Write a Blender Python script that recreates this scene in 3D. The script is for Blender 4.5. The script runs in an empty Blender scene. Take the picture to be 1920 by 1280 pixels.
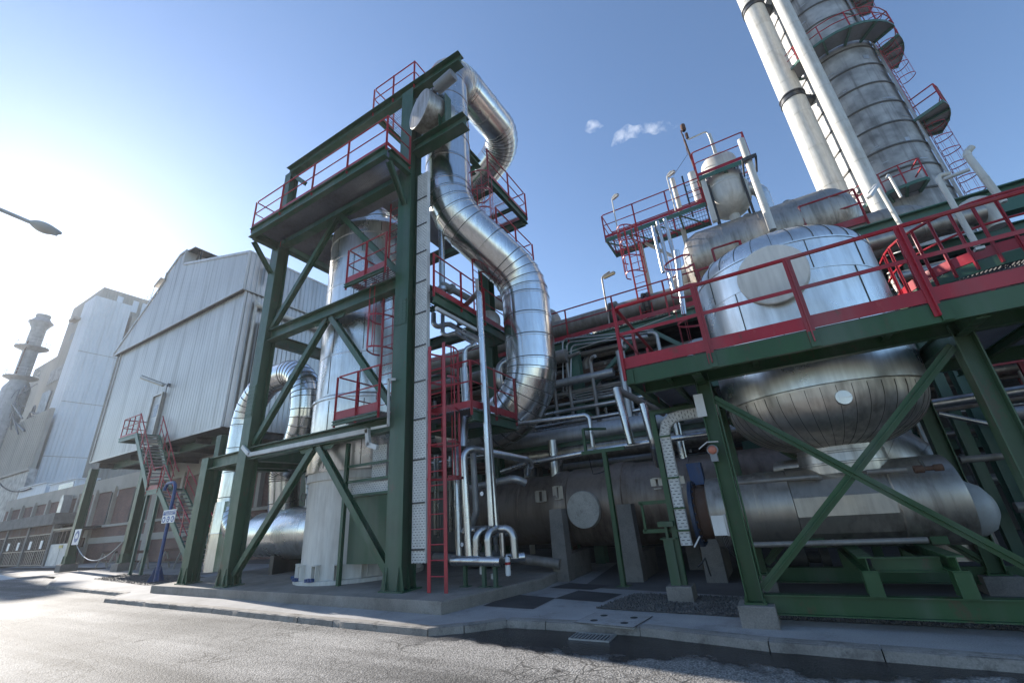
import bpy, math, random
from mathutils import Vector, Matrix, noise
PI = math.pi
R = math.radians
random.seed(7)
SC = bpy.context.scene
COL = SC.collection

# ------------------------------------------------------------------ camera
CAM = Vector((0.0, 0.0, 1.65))
FPX = 795.7                       # focal length in pixels of the 1920 wide photograph
CROT = (Matrix.Rotation(R(28.85), 3, 'Z') @ Matrix.Rotation(R(90 + 21.71), 3, 'X') @ Matrix.Rotation(R(-4.26), 3, 'Z'))
cd = bpy.data.cameras.new('camera')
cam = bpy.data.objects.new('camera', cd)
COL.objects.link(cam)
cam.location = CAM
cam.rotation_euler = CROT.to_euler()
cd.sensor_width = 36
cd.lens = 36 * FPX / 1920
cd.clip_start = 0.05
cd.clip_end = 3000
SC.camera = cam

# ------------------------------------------------------------------ sky, sun, exposure
SUN_AZ, SUN_EL = 171.5, 25.0      # azimuth counted from +X towards +Y
w = bpy.data.worlds.new('World')
SC.world = w
w.use_nodes = True
nt = w.node_tree
bg = nt.nodes['Background']
sky = nt.nodes.new('ShaderNodeTexSky')
sky.sky_type = 'NISHITA'
sky.sun_disc = False
sky.sun_elevation = R(SUN_EL)
sky.sun_rotation = R(90 - SUN_AZ)
sky.air_density = 1.0
sky.dust_density = 0.22
sky.ozone_density = 3.5
nt.links.new(sky.outputs[0], bg.inputs[0])
bg.inputs[1].default_value = 0.12
sd = bpy.data.lights.new('sun', 'SUN')
sd.energy = 5.0
sd.angle = R(0.53)
sd.color = (1.0, 0.93, 0.84)
sun = bpy.data.objects.new('sun', sd)
COL.objects.link(sun)
sdir = Vector((math.cos(R(SUN_AZ)) * math.cos(R(SUN_EL)), math.sin(R(SUN_AZ)) * math.cos(R(SUN_EL)), math.sin(R(SUN_EL))))
sun.rotation_euler = sdir.to_track_quat('Z', 'Y').to_euler()
sun.location = (-30, 5, 40)
SC.view_settings.view_transform = 'Standard'
SC.view_settings.look = 'None'
SC.view_settings.exposure = 0.95
SC.view_settings.gamma = 1.0
SC.cycles.volume_bounces = 2

# ------------------------------------------------------------------ measuring helpers: a photo pixel on a real plane of the plant
def ray(px, py):
    return CROT @ Vector((px - 960, -(py - 640), -FPX))
def oz(px, py, z):
    d = ray(px, py); return CAM + d * ((z - CAM.z) / d.z)
def oy(px, py, y):
    d = ray(px, py); return CAM + d * (y / d.y)
def ox(px, py, x):
    d = ray(px, py); return CAM + d * (x / d.x)
V = Vector

# ------------------------------------------------------------------ materials
M = {}
def newmat(name):
    m = bpy.data.materials.new(name)
    m.use_nodes = True
    n = m.node_tree
    b = n.nodes['Principled BSDF']
    M[name] = m
    return m, n, b
def N(n, t, **kw):
    x = n.nodes.new(t)
    for k, v in kw.items():
        if k in x.inputs: x.inputs[k].default_value = v
        else: setattr(x, k, v)
    return x
def L(n, a, b): n.links.new(a, b)
def coords(n, scale=(1, 1, 1)):
    tc = N(n, 'ShaderNodeTexCoord')
    mp = N(n, 'ShaderNodeMapping')
    mp.inputs['Scale'].default_value = scale
    L(n, tc.outputs['Object'], mp.inputs['Vector'])
    return mp.outputs[0]
def ramp(n, fac, stops):
    r = N(n, 'ShaderNodeValToRGB')
    e = r.color_ramp.elements
    while len(e) < len(stops): e.new(0.5)
    for i, (p, c) in enumerate(stops):
        e[i].position = p
        e[i].color = (c[0], c[1], c[2], 1) if not isinstance(c, (int, float)) else (c, c, c, 1)
    L(n, fac, r.inputs[0])
    return r.outputs[0]
def mixc(n, fac, a, b, mode='MIX'):
    x = N(n, 'ShaderNodeMix', data_type='RGBA', blend_type=mode)
    for s, v in ((x.inputs[0], fac), (x.inputs[6], a), (x.inputs[7], b)):
        if hasattr(v, 'links') or hasattr(v, 'is_linked'): L(n, v, s)
        elif isinstance(v, (int, float)): s.default_value = v
        else: s.default_value = (v[0], v[1], v[2], 1)
    return x.outputs[2]
def bump(n, b, h, strength, dist=0.02):
    x = N(n, 'ShaderNodeBump')
    x.inputs['Strength'].default_value = strength
    x.inputs['Distance'].default_value = dist
    L(n, h, x.inputs['Height'])
    L(n, x.outputs[0], b.inputs['Normal'])

def clad(name, col, rough, metal=1.0, dirt=(0.2, 0.17, 0.14), dirtamt=0.4, streak=(6, 6, 0.35), dent=0.25, panel=0.0, rlo=None, rhi=None):
    """aluminium cladding: soft dents, streaks running down, brushed variation, weather stains"""
    m, n, b = newmat(name)
    c = coords(n)
    st = N(n, 'ShaderNodeTexNoise', Scale=1.0, Detail=5.0, Roughness=0.6)
    L(n, coords(n, streak), st.inputs['Vector'])
    bl = N(n, 'ShaderNodeTexNoise', Scale=0.9, Detail=6.0, Roughness=0.6)
    L(n, c, bl.inputs['Vector'])
    mul = N(n, 'ShaderNodeMath', operation='MULTIPLY'); L(n, st.outputs[0], mul.inputs[0]); L(n, bl.outputs[0], mul.inputs[1])
    f = ramp(n, mul.outputs[0], [(0.22, 0.0), (0.42, dirtamt)])
    base = mixc(n, f, col, dirt)
    fine = N(n, 'ShaderNodeTexNoise', Scale=14.0, Detail=3.0)
    L(n, coords(n, (1, 1, 0.15)), fine.inputs['Vector'])
    v = ramp(n, fine.outputs[0], [(0.3, 0.84), (0.7, 1.0)])
    base = mixc(n, 1.0, base, v, 'MULTIPLY')
    L(n, base, b.inputs['Base Color'])
    rlo = rough * 0.75 if rlo is None else rlo
    rhi = rough * 1.5 if rhi is None else rhi
    rr = ramp(n, bl.outputs[0], [(0.3, rlo), (0.7, rhi)])
    L(n, rr, b.inputs['Roughness'])
    b.inputs['Metallic'].default_value = metal
    d = N(n, 'ShaderNodeTexNoise', Scale=1.6, Detail=2.0)
    L(n, c, d.inputs['Vector'])
    bump(n, b, d.outputs[0], dent, 0.05)
    return m
clad('bright_aluminium', (0.80, 0.79, 0.77), 0.20, dirt=(0.45, 0.42, 0.38), dirtamt=0.35, dent=0.05)
clad('vessel_aluminium', (0.81, 0.80, 0.77), 0.27, metal=0.93, dirt=(0.44, 0.40, 0.35), dirtamt=0.55, dent=0.18)
clad('worn_aluminium', (0.64, 0.605, 0.555), 0.34, metal=0.92, dirt=(0.22, 0.195, 0.17), dirtamt=0.75, dent=0.12, streak=(9, 9, 0.25))
clad('dull_cladding', (0.47, 0.43, 0.38), 0.40, metal=0.85, dirt=(0.16, 0.14, 0.12), dirtamt=0.8, dent=0.12, streak=(9, 9, 0.4))
clad('brown_drum', (0.27, 0.215, 0.175), 0.42, metal=0.6, dirt=(0.12, 0.075, 0.05), dirtamt=0.85, dent=0.2, streak=(7, 3, 0.5))
clad('small_pipe_steel', (0.66, 0.66, 0.66), 0.26, dirt=(0.35, 0.33, 0.3), dirtamt=0.4, dent=0.1)
clad('grey_pipe', (0.33, 0.31, 0.29), 0.5, metal=0.5, dirt=(0.16, 0.13, 0.1), dirtamt=0.6, dent=0.1)
clad('white_pipe', (0.66, 0.64, 0.58), 0.5, metal=0.15, dirt=(0.4, 0.36, 0.3), dirtamt=0.6, dent=0.08)
clad('dark_grating', (0.13, 0.13, 0.135), 0.6, metal=0.4, dirt=(0.08, 0.07, 0.06), dirtamt=0.5, dent=0.02)
clad('galvanised', (0.48, 0.49, 0.50), 0.45, metal=0.8, dirt=(0.25, 0.23, 0.2), dirtamt=0.5, dent=0.05)
clad('dark_seam', (0.10, 0.095, 0.085), 0.6, metal=0.3, dent=0.02)  # dark joint colour of cladding seams and ring bands
clad('skirt_paint', (0.72, 0.69, 0.63), 0.55, metal=0.0, dirt=(0.36, 0.3, 0.24), dirtamt=0.35, dent=0.05)

def paint(name, col, rough=0.42, chip=(0.2, 0.2, 0.18), amt=0.35, var=0.75, rust=0.55):
    m, n, b = newmat(name)
    a = N(n, 'ShaderNodeTexNoise', Scale=1.3, Detail=7.0, Roughness=0.65)
    L(n, coords(n), a.inputs['Vector'])
    q = N(n, 'ShaderNodeTexNoise', Scale=9.0, Detail=6.0, Roughness=0.7)
    L(n, coords(n, (1, 1, 0.4)), q.inputs['Vector'])
    v = ramp(n, a.outputs[0], [(0.3, var), (0.7, 1.15)])
    base = mixc(n, 1.0, col, v, 'MULTIPLY')
    f = ramp(n, q.outputs[0], [(0.58, 0.0), (0.72, amt)])
    base = mixc(n, f, base, chip)
    rs = N(n, 'ShaderNodeTexNoise', Scale=2.6, Detail=12.0, Roughness=0.78); L(n, coords(n, (1, 1, 0.45)), rs.inputs['Vector'])
    base = mixc(n, ramp(n, rs.outputs[0], [(0.585, 0.0), (0.635, rust)]), base, (0.085, 0.042, 0.026))
    fd = N(n, 'ShaderNodeTexNoise', Scale=0.6, Detail=5.0); L(n, coords(n, (3, 3, 0.25)), fd.inputs['Vector'])
    base = mixc(n, ramp(n, fd.outputs[0], [(0.48, 0.0), (0.72, 0.34)]), base, (0.16, 0.17, 0.16))
    L(n, base, b.inputs['Base Color'])
    L(n, ramp(n, q.outputs[0], [(0.3, rough * 0.8), (0.7, rough * 1.3)]), b.inputs['Roughness'])
    bump(n, b, q.outputs[0], 0.08, 0.004)
    return m
paint('green_paint', (0.020, 0.080, 0.040), chip=(0.05, 0.09, 0.065), amt=0.5)
paint('leaf_green', (0.022, 0.078, 0.026), chip=(0.05, 0.09, 0.05), amt=0.5)
paint('faded_green', (0.055, 0.145, 0.105), chip=(0.2, 0.23, 0.2), amt=0.6)
paint('red_paint', (0.36, 0.012, 0.026), chip=(0.42, 0.09, 0.09), amt=0.45)
paint('blue_paint', (0.014, 0.060, 0.20), chip=(0.1, 0.12, 0.18))
paint('navy_paint', (0.012, 0.030, 0.075), chip=(0.08, 0.09, 0.1))
paint('white_paint', (0.62, 0.62, 0.60), chip=(0.4, 0.36, 0.3), rust=0.2)
paint('dark_steel', (0.035, 0.037, 0.040), chip=(0.09, 0.07, 0.05))
paint('rust', (0.11, 0.055, 0.035), rough=0.8, chip=(0.2, 0.12, 0.09), amt=0.8)
paint('pale_grey', (0.42, 0.43, 0.43), chip=(0.3, 0.28, 0.26))
paint('grey_paint', (0.22, 0.23, 0.24), chip=(0.12, 0.11, 0.1))
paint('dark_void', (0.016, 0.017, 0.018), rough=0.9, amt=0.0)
paint('cable_black', (0.012, 0.012, 0.013), rough=0.6, amt=0.0)
paint('gate_steel', (0.16, 0.13, 0.12), chip=(0.1, 0.06, 0.04), amt=0.7)
paint('yellow_paint', (0.6, 0.5, 0.1))

def tray_mat():
    m, n, b = newmat('perforated_tray')
    tc = N(n, 'ShaderNodeTexCoord')
    br = N(n, 'ShaderNodeTexBrick')
    br.offset = 0.5
    br.inputs['Scale'].default_value = 1.0
    br.inputs['Mortar Size'].default_value = 0.0205
    br.inputs['Mortar Smooth'].default_value = 0.1
    br.inputs['Brick Width'].default_value = 0.088
    br.inputs['Row Height'].default_value = 0.052
    L(n, tc.outputs['UV'], br.inputs['Vector'])
    # dark slots sit inside the light sheet
    inv = N(n, 'ShaderNodeMath', operation='SUBTRACT'); inv.inputs[0].default_value = 1.0; L(n, br.outputs['Fac'], inv.inputs[1])
    q = N(n, 'ShaderNodeTexNoise', Scale=4.0, Detail=5.0); L(n, coords(n), q.inputs['Vector'])
    sheet = ramp(n, q.outputs[0], [(0.3, (0.50, 0.50, 0.48)), (0.7, (0.66, 0.66, 0.63))])
    L(n, mixc(n, inv.outputs[0], sheet, (0.10, 0.10, 0.10)), b.inputs['Base Color'])
    b.inputs['Roughness'].default_value = 0.5
tray_mat()

def concrete(name, c0, c1, sc=0.8, rough=0.85, stain=0.5, stc=(0.10, 0.09, 0.08)):
    m, n, b = newmat(name)
    c = coords(n)
    a = N(n, 'ShaderNodeTexNoise', Scale=sc, Detail=8.0, Roughness=0.65); L(n, c, a.inputs['Vector'])
    g = N(n, 'ShaderNodeTexNoise', Scale=60.0, Detail=4.0, Roughness=0.7); L(n, c, g.inputs['Vector'])
    s = N(n, 'ShaderNodeTexNoise', Scale=sc * 2.7, Detail=9.0, Roughness=0.72); L(n, c, s.inputs['Vector'])
    base = ramp(n, a.outputs[0], [(0.3, c0), (0.7, c1)])
    base = mixc(n, ramp(n, s.outputs[0], [(0.52, 0.0), (0.68, stain)]), base, stc)
    base = mixc(n, 1.0, base, ramp(n, g.outputs[0], [(0.3, 0.75), (0.7, 1.2)]), 'MULTIPLY')
    L(n, base, b.inputs['Base Color'])
    b.inputs['Roughness'].default_value = rough
    bump(n, b, g.outputs[0], 0.35, 0.006)
    return m
concrete('slab_concrete', (0.17, 0.155, 0.135), (0.30, 0.28, 0.25), 1.1)
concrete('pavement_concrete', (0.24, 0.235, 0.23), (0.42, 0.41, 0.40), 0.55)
concrete('cover_cement', (0.34, 0.32, 0.28), (0.50, 0.47, 0.42), 2.2, stain=0.35)
concrete('pier_concrete', (0.16, 0.145, 0.13), (0.26, 0.24, 0.215), 1.6)
concrete('kerb_stone', (0.16, 0.145, 0.13), (0.32, 0.30, 0.27), 1.4, stain=0.85, stc=(0.05, 0.042, 0.035))
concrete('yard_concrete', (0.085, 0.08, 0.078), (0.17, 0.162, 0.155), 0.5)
concrete('dark_patch', (0.035, 0.034, 0.036), (0.075, 0.072, 0.07), 1.5, stain=0.3)
concrete('gravel_bed', (0.07, 0.066, 0.062), (0.16, 0.15, 0.14), 5.0)
concrete('render_cream', (0.38, 0.345, 0.29), (0.50, 0.46, 0.40), 0.25, stain=0.3, stc=(0.2, 0.17, 0.14))

def asphalt():
    m, n, b = newmat('asphalt')
    c = coords(n)
    g = N(n, 'ShaderNodeTexVoronoi', Scale=48.0); L(n, c, g.inputs['Vector'])
    a = N(n, 'ShaderNodeTexNoise', Scale=0.35, Detail=8.0, Roughness=0.62); L(n, c, a.inputs['Vector'])
    f = N(n, 'ShaderNodeTexNoise', Scale=45.0, Detail=5.0, Roughness=0.75); L(n, c, f.inputs['Vector'])
    # warped crack network
    wv = N(n, 'ShaderNodeTexNoise', Scale=2.2, Detail=4.0); L(n, c, wv.inputs['Vector'])
    add = N(n, 'ShaderNodeMix', data_type='VECTOR'); add.inputs[0].default_value = 0.16
    L(n, c, add.inputs[4]); L(n, wv.outputs['Color'], add.inputs[5])
    v1 = N(n, 'ShaderNodeTexVoronoi', Scale=3.4, feature='DISTANCE_TO_EDGE'); L(n, add.outputs[1], v1.inputs['Vector'])
    v2 = N(n, 'ShaderNodeTexVoronoi', Scale=8.5, feature='DISTANCE_TO_EDGE'); L(n, add.outputs[1], v2.inputs['Vector'])
    k1 = ramp(n, v1.outputs['Distance'], [(0.0, 0.0), (0.035, 1.0)])
    k2 = ramp(n, v2.outputs['Distance'], [(0.0, 0.0), (0.045, 1.0)])
    msk = N(n, 'ShaderNodeTexNoise', Scale=0.55, Detail=4.0); L(n, c, msk.inputs['Vector'])
    m1 = ramp(n, msk.outputs[0], [(0.42, 0.0), (0.58, 0.85)])
    m2 = ramp(n, msk.outputs[0], [(0.50, 0.0), (0.62, 1.0)])
    k1m = mixc(n, m1, (1, 1, 1), k1)
    k2m = mixc(n, m2, (1, 1, 1), k2)
    kk = mixc(n, 1.0, k1m, k2m, 'MULTIPLY')
    base = ramp(n, a.outputs[0], [(0.32, (0.25, 0.24, 0.225)), (0.68, (0.43, 0.415, 0.39))])
    lane = N(n, 'ShaderNodeTexNoise', Scale=1.0, Detail=5.0, Roughness=0.6); L(n, coords(n, (0.12, 1.3, 1)), lane.inputs['Vector'])
    base = mixc(n, 1.0, base, ramp(n, lane.outputs[0], [(0.38, 0.62), (0.6, 1.12)]), 'MULTIPLY')
    oil = N(n, 'ShaderNodeTexNoise', Scale=1.7, Detail=7.0, Roughness=0.65); L(n, c, oil.inputs['Vector'])
    base = mixc(n, ramp(n, oil.outputs[0], [(0.62, 0.0), (0.70, 0.75)]), base, (0.045, 0.043, 0.045))
    base = mixc(n, 1.0, base, ramp(n, f.outputs[0], [(0.32, 0.45), (0.68, 1.5)]), 'MULTIPLY')
    base = mixc(n, 1.0, base, ramp(n, g.outputs['Distance'], [(0.1, 1.3), (0.75, 0.5)]), 'MULTIPLY')
    base = mixc(n, 1.0, base, mixc(n, 0.9, (1, 1, 1), kk), 'MULTIPLY')
    # damp area along the right-hand gutter, with a ragged rim
    sep = N(n, 'ShaderNodeSeparateXYZ'); L(n, c, sep.inputs[0])
    wn = N(n, 'ShaderNodeTexNoise', Scale=1.1, Detail=6.0, Roughness=0.6); L(n, c, wn.inputs['Vector'])
    ya = N(n, 'ShaderNodeMath', operation='MULTIPLY_ADD'); L(n, wn.outputs[0], ya.inputs[0]); ya.inputs[1].default_value = 2.3; L(n, sep.outputs['Y'], ya.inputs[2])
    wy = N(n, 'ShaderNodeMapRange'); L(n, ya.outputs[0], wy.inputs[0]); wy.inputs[1].default_value = 6.75; wy.inputs[2].default_value = 6.95
    wx = N(n, 'ShaderNodeMapRange'); L(n, sep.outputs['X'], wx.inputs[0]); wx.inputs[1].default_value = -5.6; wx.inputs[2].default_value = -4.2
    wet = N(n, 'ShaderNodeMath', operation='MULTIPLY'); L(n, wy.outputs[0], wet.inputs[0]); L(n, wx.outputs[0], wet.inputs[1])
    base = mixc(n, wet.outputs[0], base, mixc(n, 1.0, base, (0.13, 0.13, 0.145), 'MULTIPLY'))
    L(n, base, b.inputs['Base Color'])
    L(n, ramp(n, wet.outputs[0], [(0.0, 0.12), (1.0, 0.5)]), b.inputs['Specular IOR Level'])
    rr = ramp(n, wet.outputs[0], [(0.0, 0.72), (1.0, 0.22)])
    L(n, rr, b.inputs['Roughness'])
    h1 = mixc(n, 1.0, ramp(n, g.outputs['Distance'], [(0.0, 1.0), (0.8, 0.0)]), kk, 'MULTIPLY')
    h = mixc(n, 0.4, h1, f.outputs['Color'])
    bump(n, b, h, 0.8, 0.014)
asphalt()

def bricks():
    m, n, b = newmat('brickwork')
    tc = N(n, 'ShaderNodeTexCoord')
    mp = N(n, 'ShaderNodeMapping'); mp.inputs['Rotation'].default_value = (R(90), 0, 0)
    L(n, tc.outputs['Object'], mp.inputs['Vector'])
    br = N(n, 'ShaderNodeTexBrick')
    br.inputs['Color1'].default_value = (0.20, 0.085, 0.062, 1)
    br.inputs['Color2'].default_value = (0.14, 0.058, 0.045, 1)
    br.inputs['Mortar'].default_value = (0.26, 0.22, 0.19, 1)
    br.inputs['Scale'].default_value = 1.0
    br.inputs['Brick Width'].default_value = 0.26
    br.inputs['Row Height'].default_value = 0.075
    br.inputs['Mortar Size'].default_value = 0.011
    L(n, mp.outputs[0], br.inputs['Vector'])
    a = N(n, 'ShaderNodeTexNoise', Scale=0.5, Detail=7.0); L(n, tc.outputs['Object'], a.inputs['Vector'])
    L(n, mixc(n, 1.0, br.outputs[0], ramp(n, a.outputs[0], [(0.3, 0.7), (0.7, 1.3)]), 'MULTIPLY'), b.inputs['Base Color'])
    b.inputs['Roughness'].default_value = 0.85
bricks()

def sheet(name, c0, c1, rough=0.5, metal=0.3, stain=(0.25, 0.22, 0.18), amt=0.5, sc=0.35):
    """profiled cladding sheet of a building with rain streaks"""
    m, n, b = newmat(name)
    a = N(n, 'ShaderNodeTexNoise', Scale=sc, Detail=6.0); L(n, coords(n), a.inputs['Vector'])
    s = N(n, 'ShaderNodeTexNoise', Scale=1.0, Detail=7.0, Roughness=0.65); L(n, coords(n, (2.2, 2.2, 0.10)), s.inputs['Vector'])
    base = ramp(n, a.outputs[0], [(0.3, c0), (0.7, c1)])
    base = mixc(n, ramp(n, s.outputs[0], [(0.50, 0.0), (0.72, amt)]), base, stain)
    L(n, base, b.inputs['Base Color'])
    b.inputs['Roughness'].default_value = rough
    b.inputs['Metallic'].default_value = metal
    return m
sheet('hall_sheet', (0.50, 0.48, 0.45), (0.60, 0.58, 0.545), rough=0.42, metal=0.35, stain=(0.27, 0.25, 0.22), amt=0.75)
sheet('hall_side_sheet', (0.42, 0.42, 0.41), (0.56, 0.55, 0.53), rough=0.32, metal=0.8)
sheet('white_sheet', (0.62, 0.66, 0.70), (0.74, 0.77, 0.80), rough=0.6, metal=0.0, stain=(0.42, 0.42, 0.42), amt=0.6, sc=0.12)
sheet('dingy_sheet', (0.30, 0.28, 0.245), (0.42, 0.39, 0.34), rough=0.7, metal=0.0, stain=(0.2, 0.18, 0.15), amt=0.6, sc=0.12)
sheet('tower_sheet', (0.19, 0.19, 0.188), (0.50, 0.50, 0.49), rough=0.6, metal=0.25, stain=(0.10, 0.09, 0.085), amt=0.9, sc=1.3)

def simple(name, col, rough=0.5, metal=0.0, **kw):
    m, n, b = newmat(name)
    b.inputs['Base Color'].default_value = (*col, 1)
    b.inputs['Roughness'].default_value = rough
    b.inputs['Metallic'].default_value = metal
    for k, v in kw.items(): b.inputs[k].default_value = v
    return m
concrete('damp_concrete', (0.10, 0.095, 0.09), (0.2, 0.19, 0.18), 0.9)
simple('window_glass', (0.08, 0.10, 0.13), 0.08)
simple('lamp_glass', (0.55, 0.56, 0.55), 0.25)
simple('warm_diffuser', (0.62, 0.50, 0.30), 0.4)
simple('sign_white', (0.78, 0.78, 0.78), 0.45)
simple('sign_blue', (0.02, 0.09, 0.30), 0.45)
simple('sign_ink', (0.01, 0.02, 0.07), 0.5)
simple('siren_red', (0.42, 0.14, 0.09), 0.35)
simple('rubber_black', (0.015, 0.015, 0.016), 0.6)
simple('extinguisher_red', (0.42, 0.02, 0.03), 0.3)
simple('line_white', (0.6, 0.6, 0.58), 0.7)

# ------------------------------------------------------------------ mesh collector
class MB:
    def __init__(s):
        s.v = []; s.f = []; s.uv = None
    def add(s, vs, fs):
        o = len(s.v); s.v += [tuple(p) for p in vs]; s.f += [tuple(i + o for i in q) for q in fs]
    def hexa(s, p):       # 8 corners: bottom loop 0-3, top loop 4-7
        s.add(p, [(3, 2, 1, 0), (4, 5, 6, 7), (0, 1, 5, 4), (1, 2, 6, 5), (2, 3, 7, 6), (3, 0, 4, 7)])
    def box(s, x0, x1, y0, y1, z0, z1):
        s.hexa([(x0, y0, z0), (x1, y0, z0), (x1, y1, z0), (x0, y1, z0), (x0, y0, z1), (x1, y0, z1), (x1, y1, z1), (x0, y1, z1)])
    def bar(s, p, q, w, h, up=(0, 0, 1), off=(0, 0)):   # rectangular bar between two points, w across, h along up
        p = V(p); q = V(q); d = (q - p).normalized(); u = V(up)
        if abs(d.dot(u)) > 0.99: u = V((0, 1, 0))
        a = d.cross(u).normalized(); u = a.cross(d).normalized()
        o = a * off[0] + u * off[1]
        c = []
        for e in (p, q):
            c.append([e + o + a * sx * w / 2 + u * sy * h / 2 for sx, sy in ((-1, -1), (1, -1), (1, 1), (-1, 1))])
        s.add(c[0] + c[1], [(0, 1, 2, 3), (7, 6, 5, 4), (0, 4, 5, 1), (1, 5, 6, 2), (2, 6, 7, 3), (3, 7, 4, 0)])
    def ibeam(s, p, q, h, w, up=(0, 0, 1), t=0.018):
        p = V(p); q = V(q); d = (q - p).normalized(); u = V(up)
        if abs(d.dot(u)) > 0.99: u = V((0, 1, 0))
        s.bar(p, q, w, t, u, (0, h / 2 - t / 2)); s.bar(p, q, w, t, u, (0, -h / 2 + t / 2)); s.bar(p, q, t * 0.7, h - 2 * t, u)
    def channel(s, p, q, h, w, up=(0, 0, 1), t=0.014, side=1):
        s.bar(p, q, t, h, up); s.bar(p, q, w, t, up, (side * w / 2, h / 2 - t / 2)); s.bar(p, q, w, t, up, (side * w / 2, -h / 2 + t / 2))
    def ring(s, c, axis, r, r2, n=24, a0=0, a1=2 * PI):
        tube_into(s, [c + (axis_frame(axis)[0] * math.cos(a0 + (a1 - a0) * i / n) + axis_frame(axis)[1] * math.sin(a0 + (a1 - a0) * i / n)) * r for i in range(n + 1)], r2, 6)
    def lathe(s, c, axis, prof, n=40, capa=False, capb=False, a0=0.0):
        c = V(c); e1, e2, d = axis_frame(axis)
        vs = []; fs = []
        for r, h in prof:
            for i in range(n):
                t = a0 + 2 * PI * i / n
                vs.append(c + d * h + (e1 * math.cos(t) + e2 * math.sin(t)) * r)
        for k in range(len(prof) - 1):
            for i in range(n):
                j = (i + 1) % n
                fs.append((k * n + i, k * n + j, (k + 1) * n + j, (k + 1) * n + i))
        if capa: fs.append(tuple(range(n - 1, -1, -1)))
        if capb: fs.append(tuple((len(prof) - 1) * n + i for i in range(n)))
        s.add(vs, fs)
    def build(s, name, mat, parent=None, sharp=32, label=None):
        me = bpy.data.meshes.new(name)
        o0 = V(parent['_w']) if parent is not None else V((0, 0, 0))
        me.from_pydata([tuple(V(p) - o0) for p in s.v], [], s.f)
        if s.uv is not None:
            ul = me.uv_layers.new(name='UVMap')
            for i, l in enumerate(me.loops):
                ul.data[i].uv = s.uv[l.vertex_index]
        me.materials.append(M[mat] if isinstance(mat, str) else mat)
        me.polygons.foreach_set('use_smooth', [True] * len(me.polygons))
        me.set_sharp_from_angle(angle=R(sharp))
        me.update()
        o = bpy.data.objects.new(name, me)
        COL.objects.link(o)
        o['_w'] = tuple(o0)
        if parent is not None: o.parent = parent
        if label: o['label'] = label
        return o
def merge_into(o, mb, mat, sharp=28):
    """surface pattern (seams, joint bands) goes into its part's own mesh, as a second material"""
    me = o.data; off = V(o['_w'])
    vs = [tuple(v.co) for v in me.vertices]; fs = [tuple(p.vertices) for p in me.polygons]; mi = [p.material_index for p in me.polygons]
    k = len(vs); vs += [tuple(V(p) - off) for p in mb.v]; fs += [tuple(i + k for i in f) for f in mb.f]
    slot = len(me.materials); mi += [slot] * len(mb.f)
    n2 = bpy.data.meshes.new(me.name); n2.from_pydata(vs, [], fs)
    for m in me.materials: n2.materials.append(m)
    n2.materials.append(M[mat]); n2.polygons.foreach_set('material_index', mi); n2.polygons.foreach_set('use_smooth', [True] * len(fs))
    n2.set_sharp_from_angle(angle=R(sharp)); n2.update(); o.data = n2; bpy.data.meshes.remove(me)
    return o
def axis_frame(axis):
    d = {'X': V((1, 0, 0)), 'Y': V((0, 1, 0)), 'Z': V((0, 0, 1))}[axis] if isinstance(axis, str) else V(axis).normalized()
    u = V((0, 0, 1)) if abs(d.z) < 0.9 else V((0, 1, 0))
    e1 = u.cross(d).normalized(); e2 = d.cross(e1).normalized()
    return e1, e2, d

def fillet(pts, br, seg=9):
    pts = [V(p) for p in pts]
    out = [pts[0]]; arcs = []
    for i in range(1, len(pts) - 1):
        a = (pts[i - 1] - pts[i]); b = (pts[i + 1] - pts[i])
        la, lb = a.length, b.length
        a.normalize(); b.normalize()
        ang = a.angle(b)
        r = br[i] if isinstance(br, (list, dict)) else br
        if ang > R(176) or r <= 0: out.append(pts[i]); continue
        t = min(r / math.tan(ang / 2), la * 0.49 if 0 < i - 1 else la * 0.98, lb * 0.49 if i + 1 < len(pts) - 1 else lb * 0.98)
        r = t * math.tan(ang / 2)
        c = pts[i] + (a + b).normalized() * (r / math.sin(ang / 2))
        p0 = pts[i] + a * t; p1 = pts[i] + b * t
        u0 = p0 - c; sw = PI - ang
        ax = u0.cross(p1 - c).normalized()
        k = max(2, int(sw / R(90) * seg + 0.5))
        s0 = len(out)
        for j in range(k + 1):
            out.append(c + Matrix.Rotation(sw * j / k, 3, ax) @ u0)
        arcs.append((s0, s0 + k))
    out.append(pts[-1])
    return out, arcs

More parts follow.
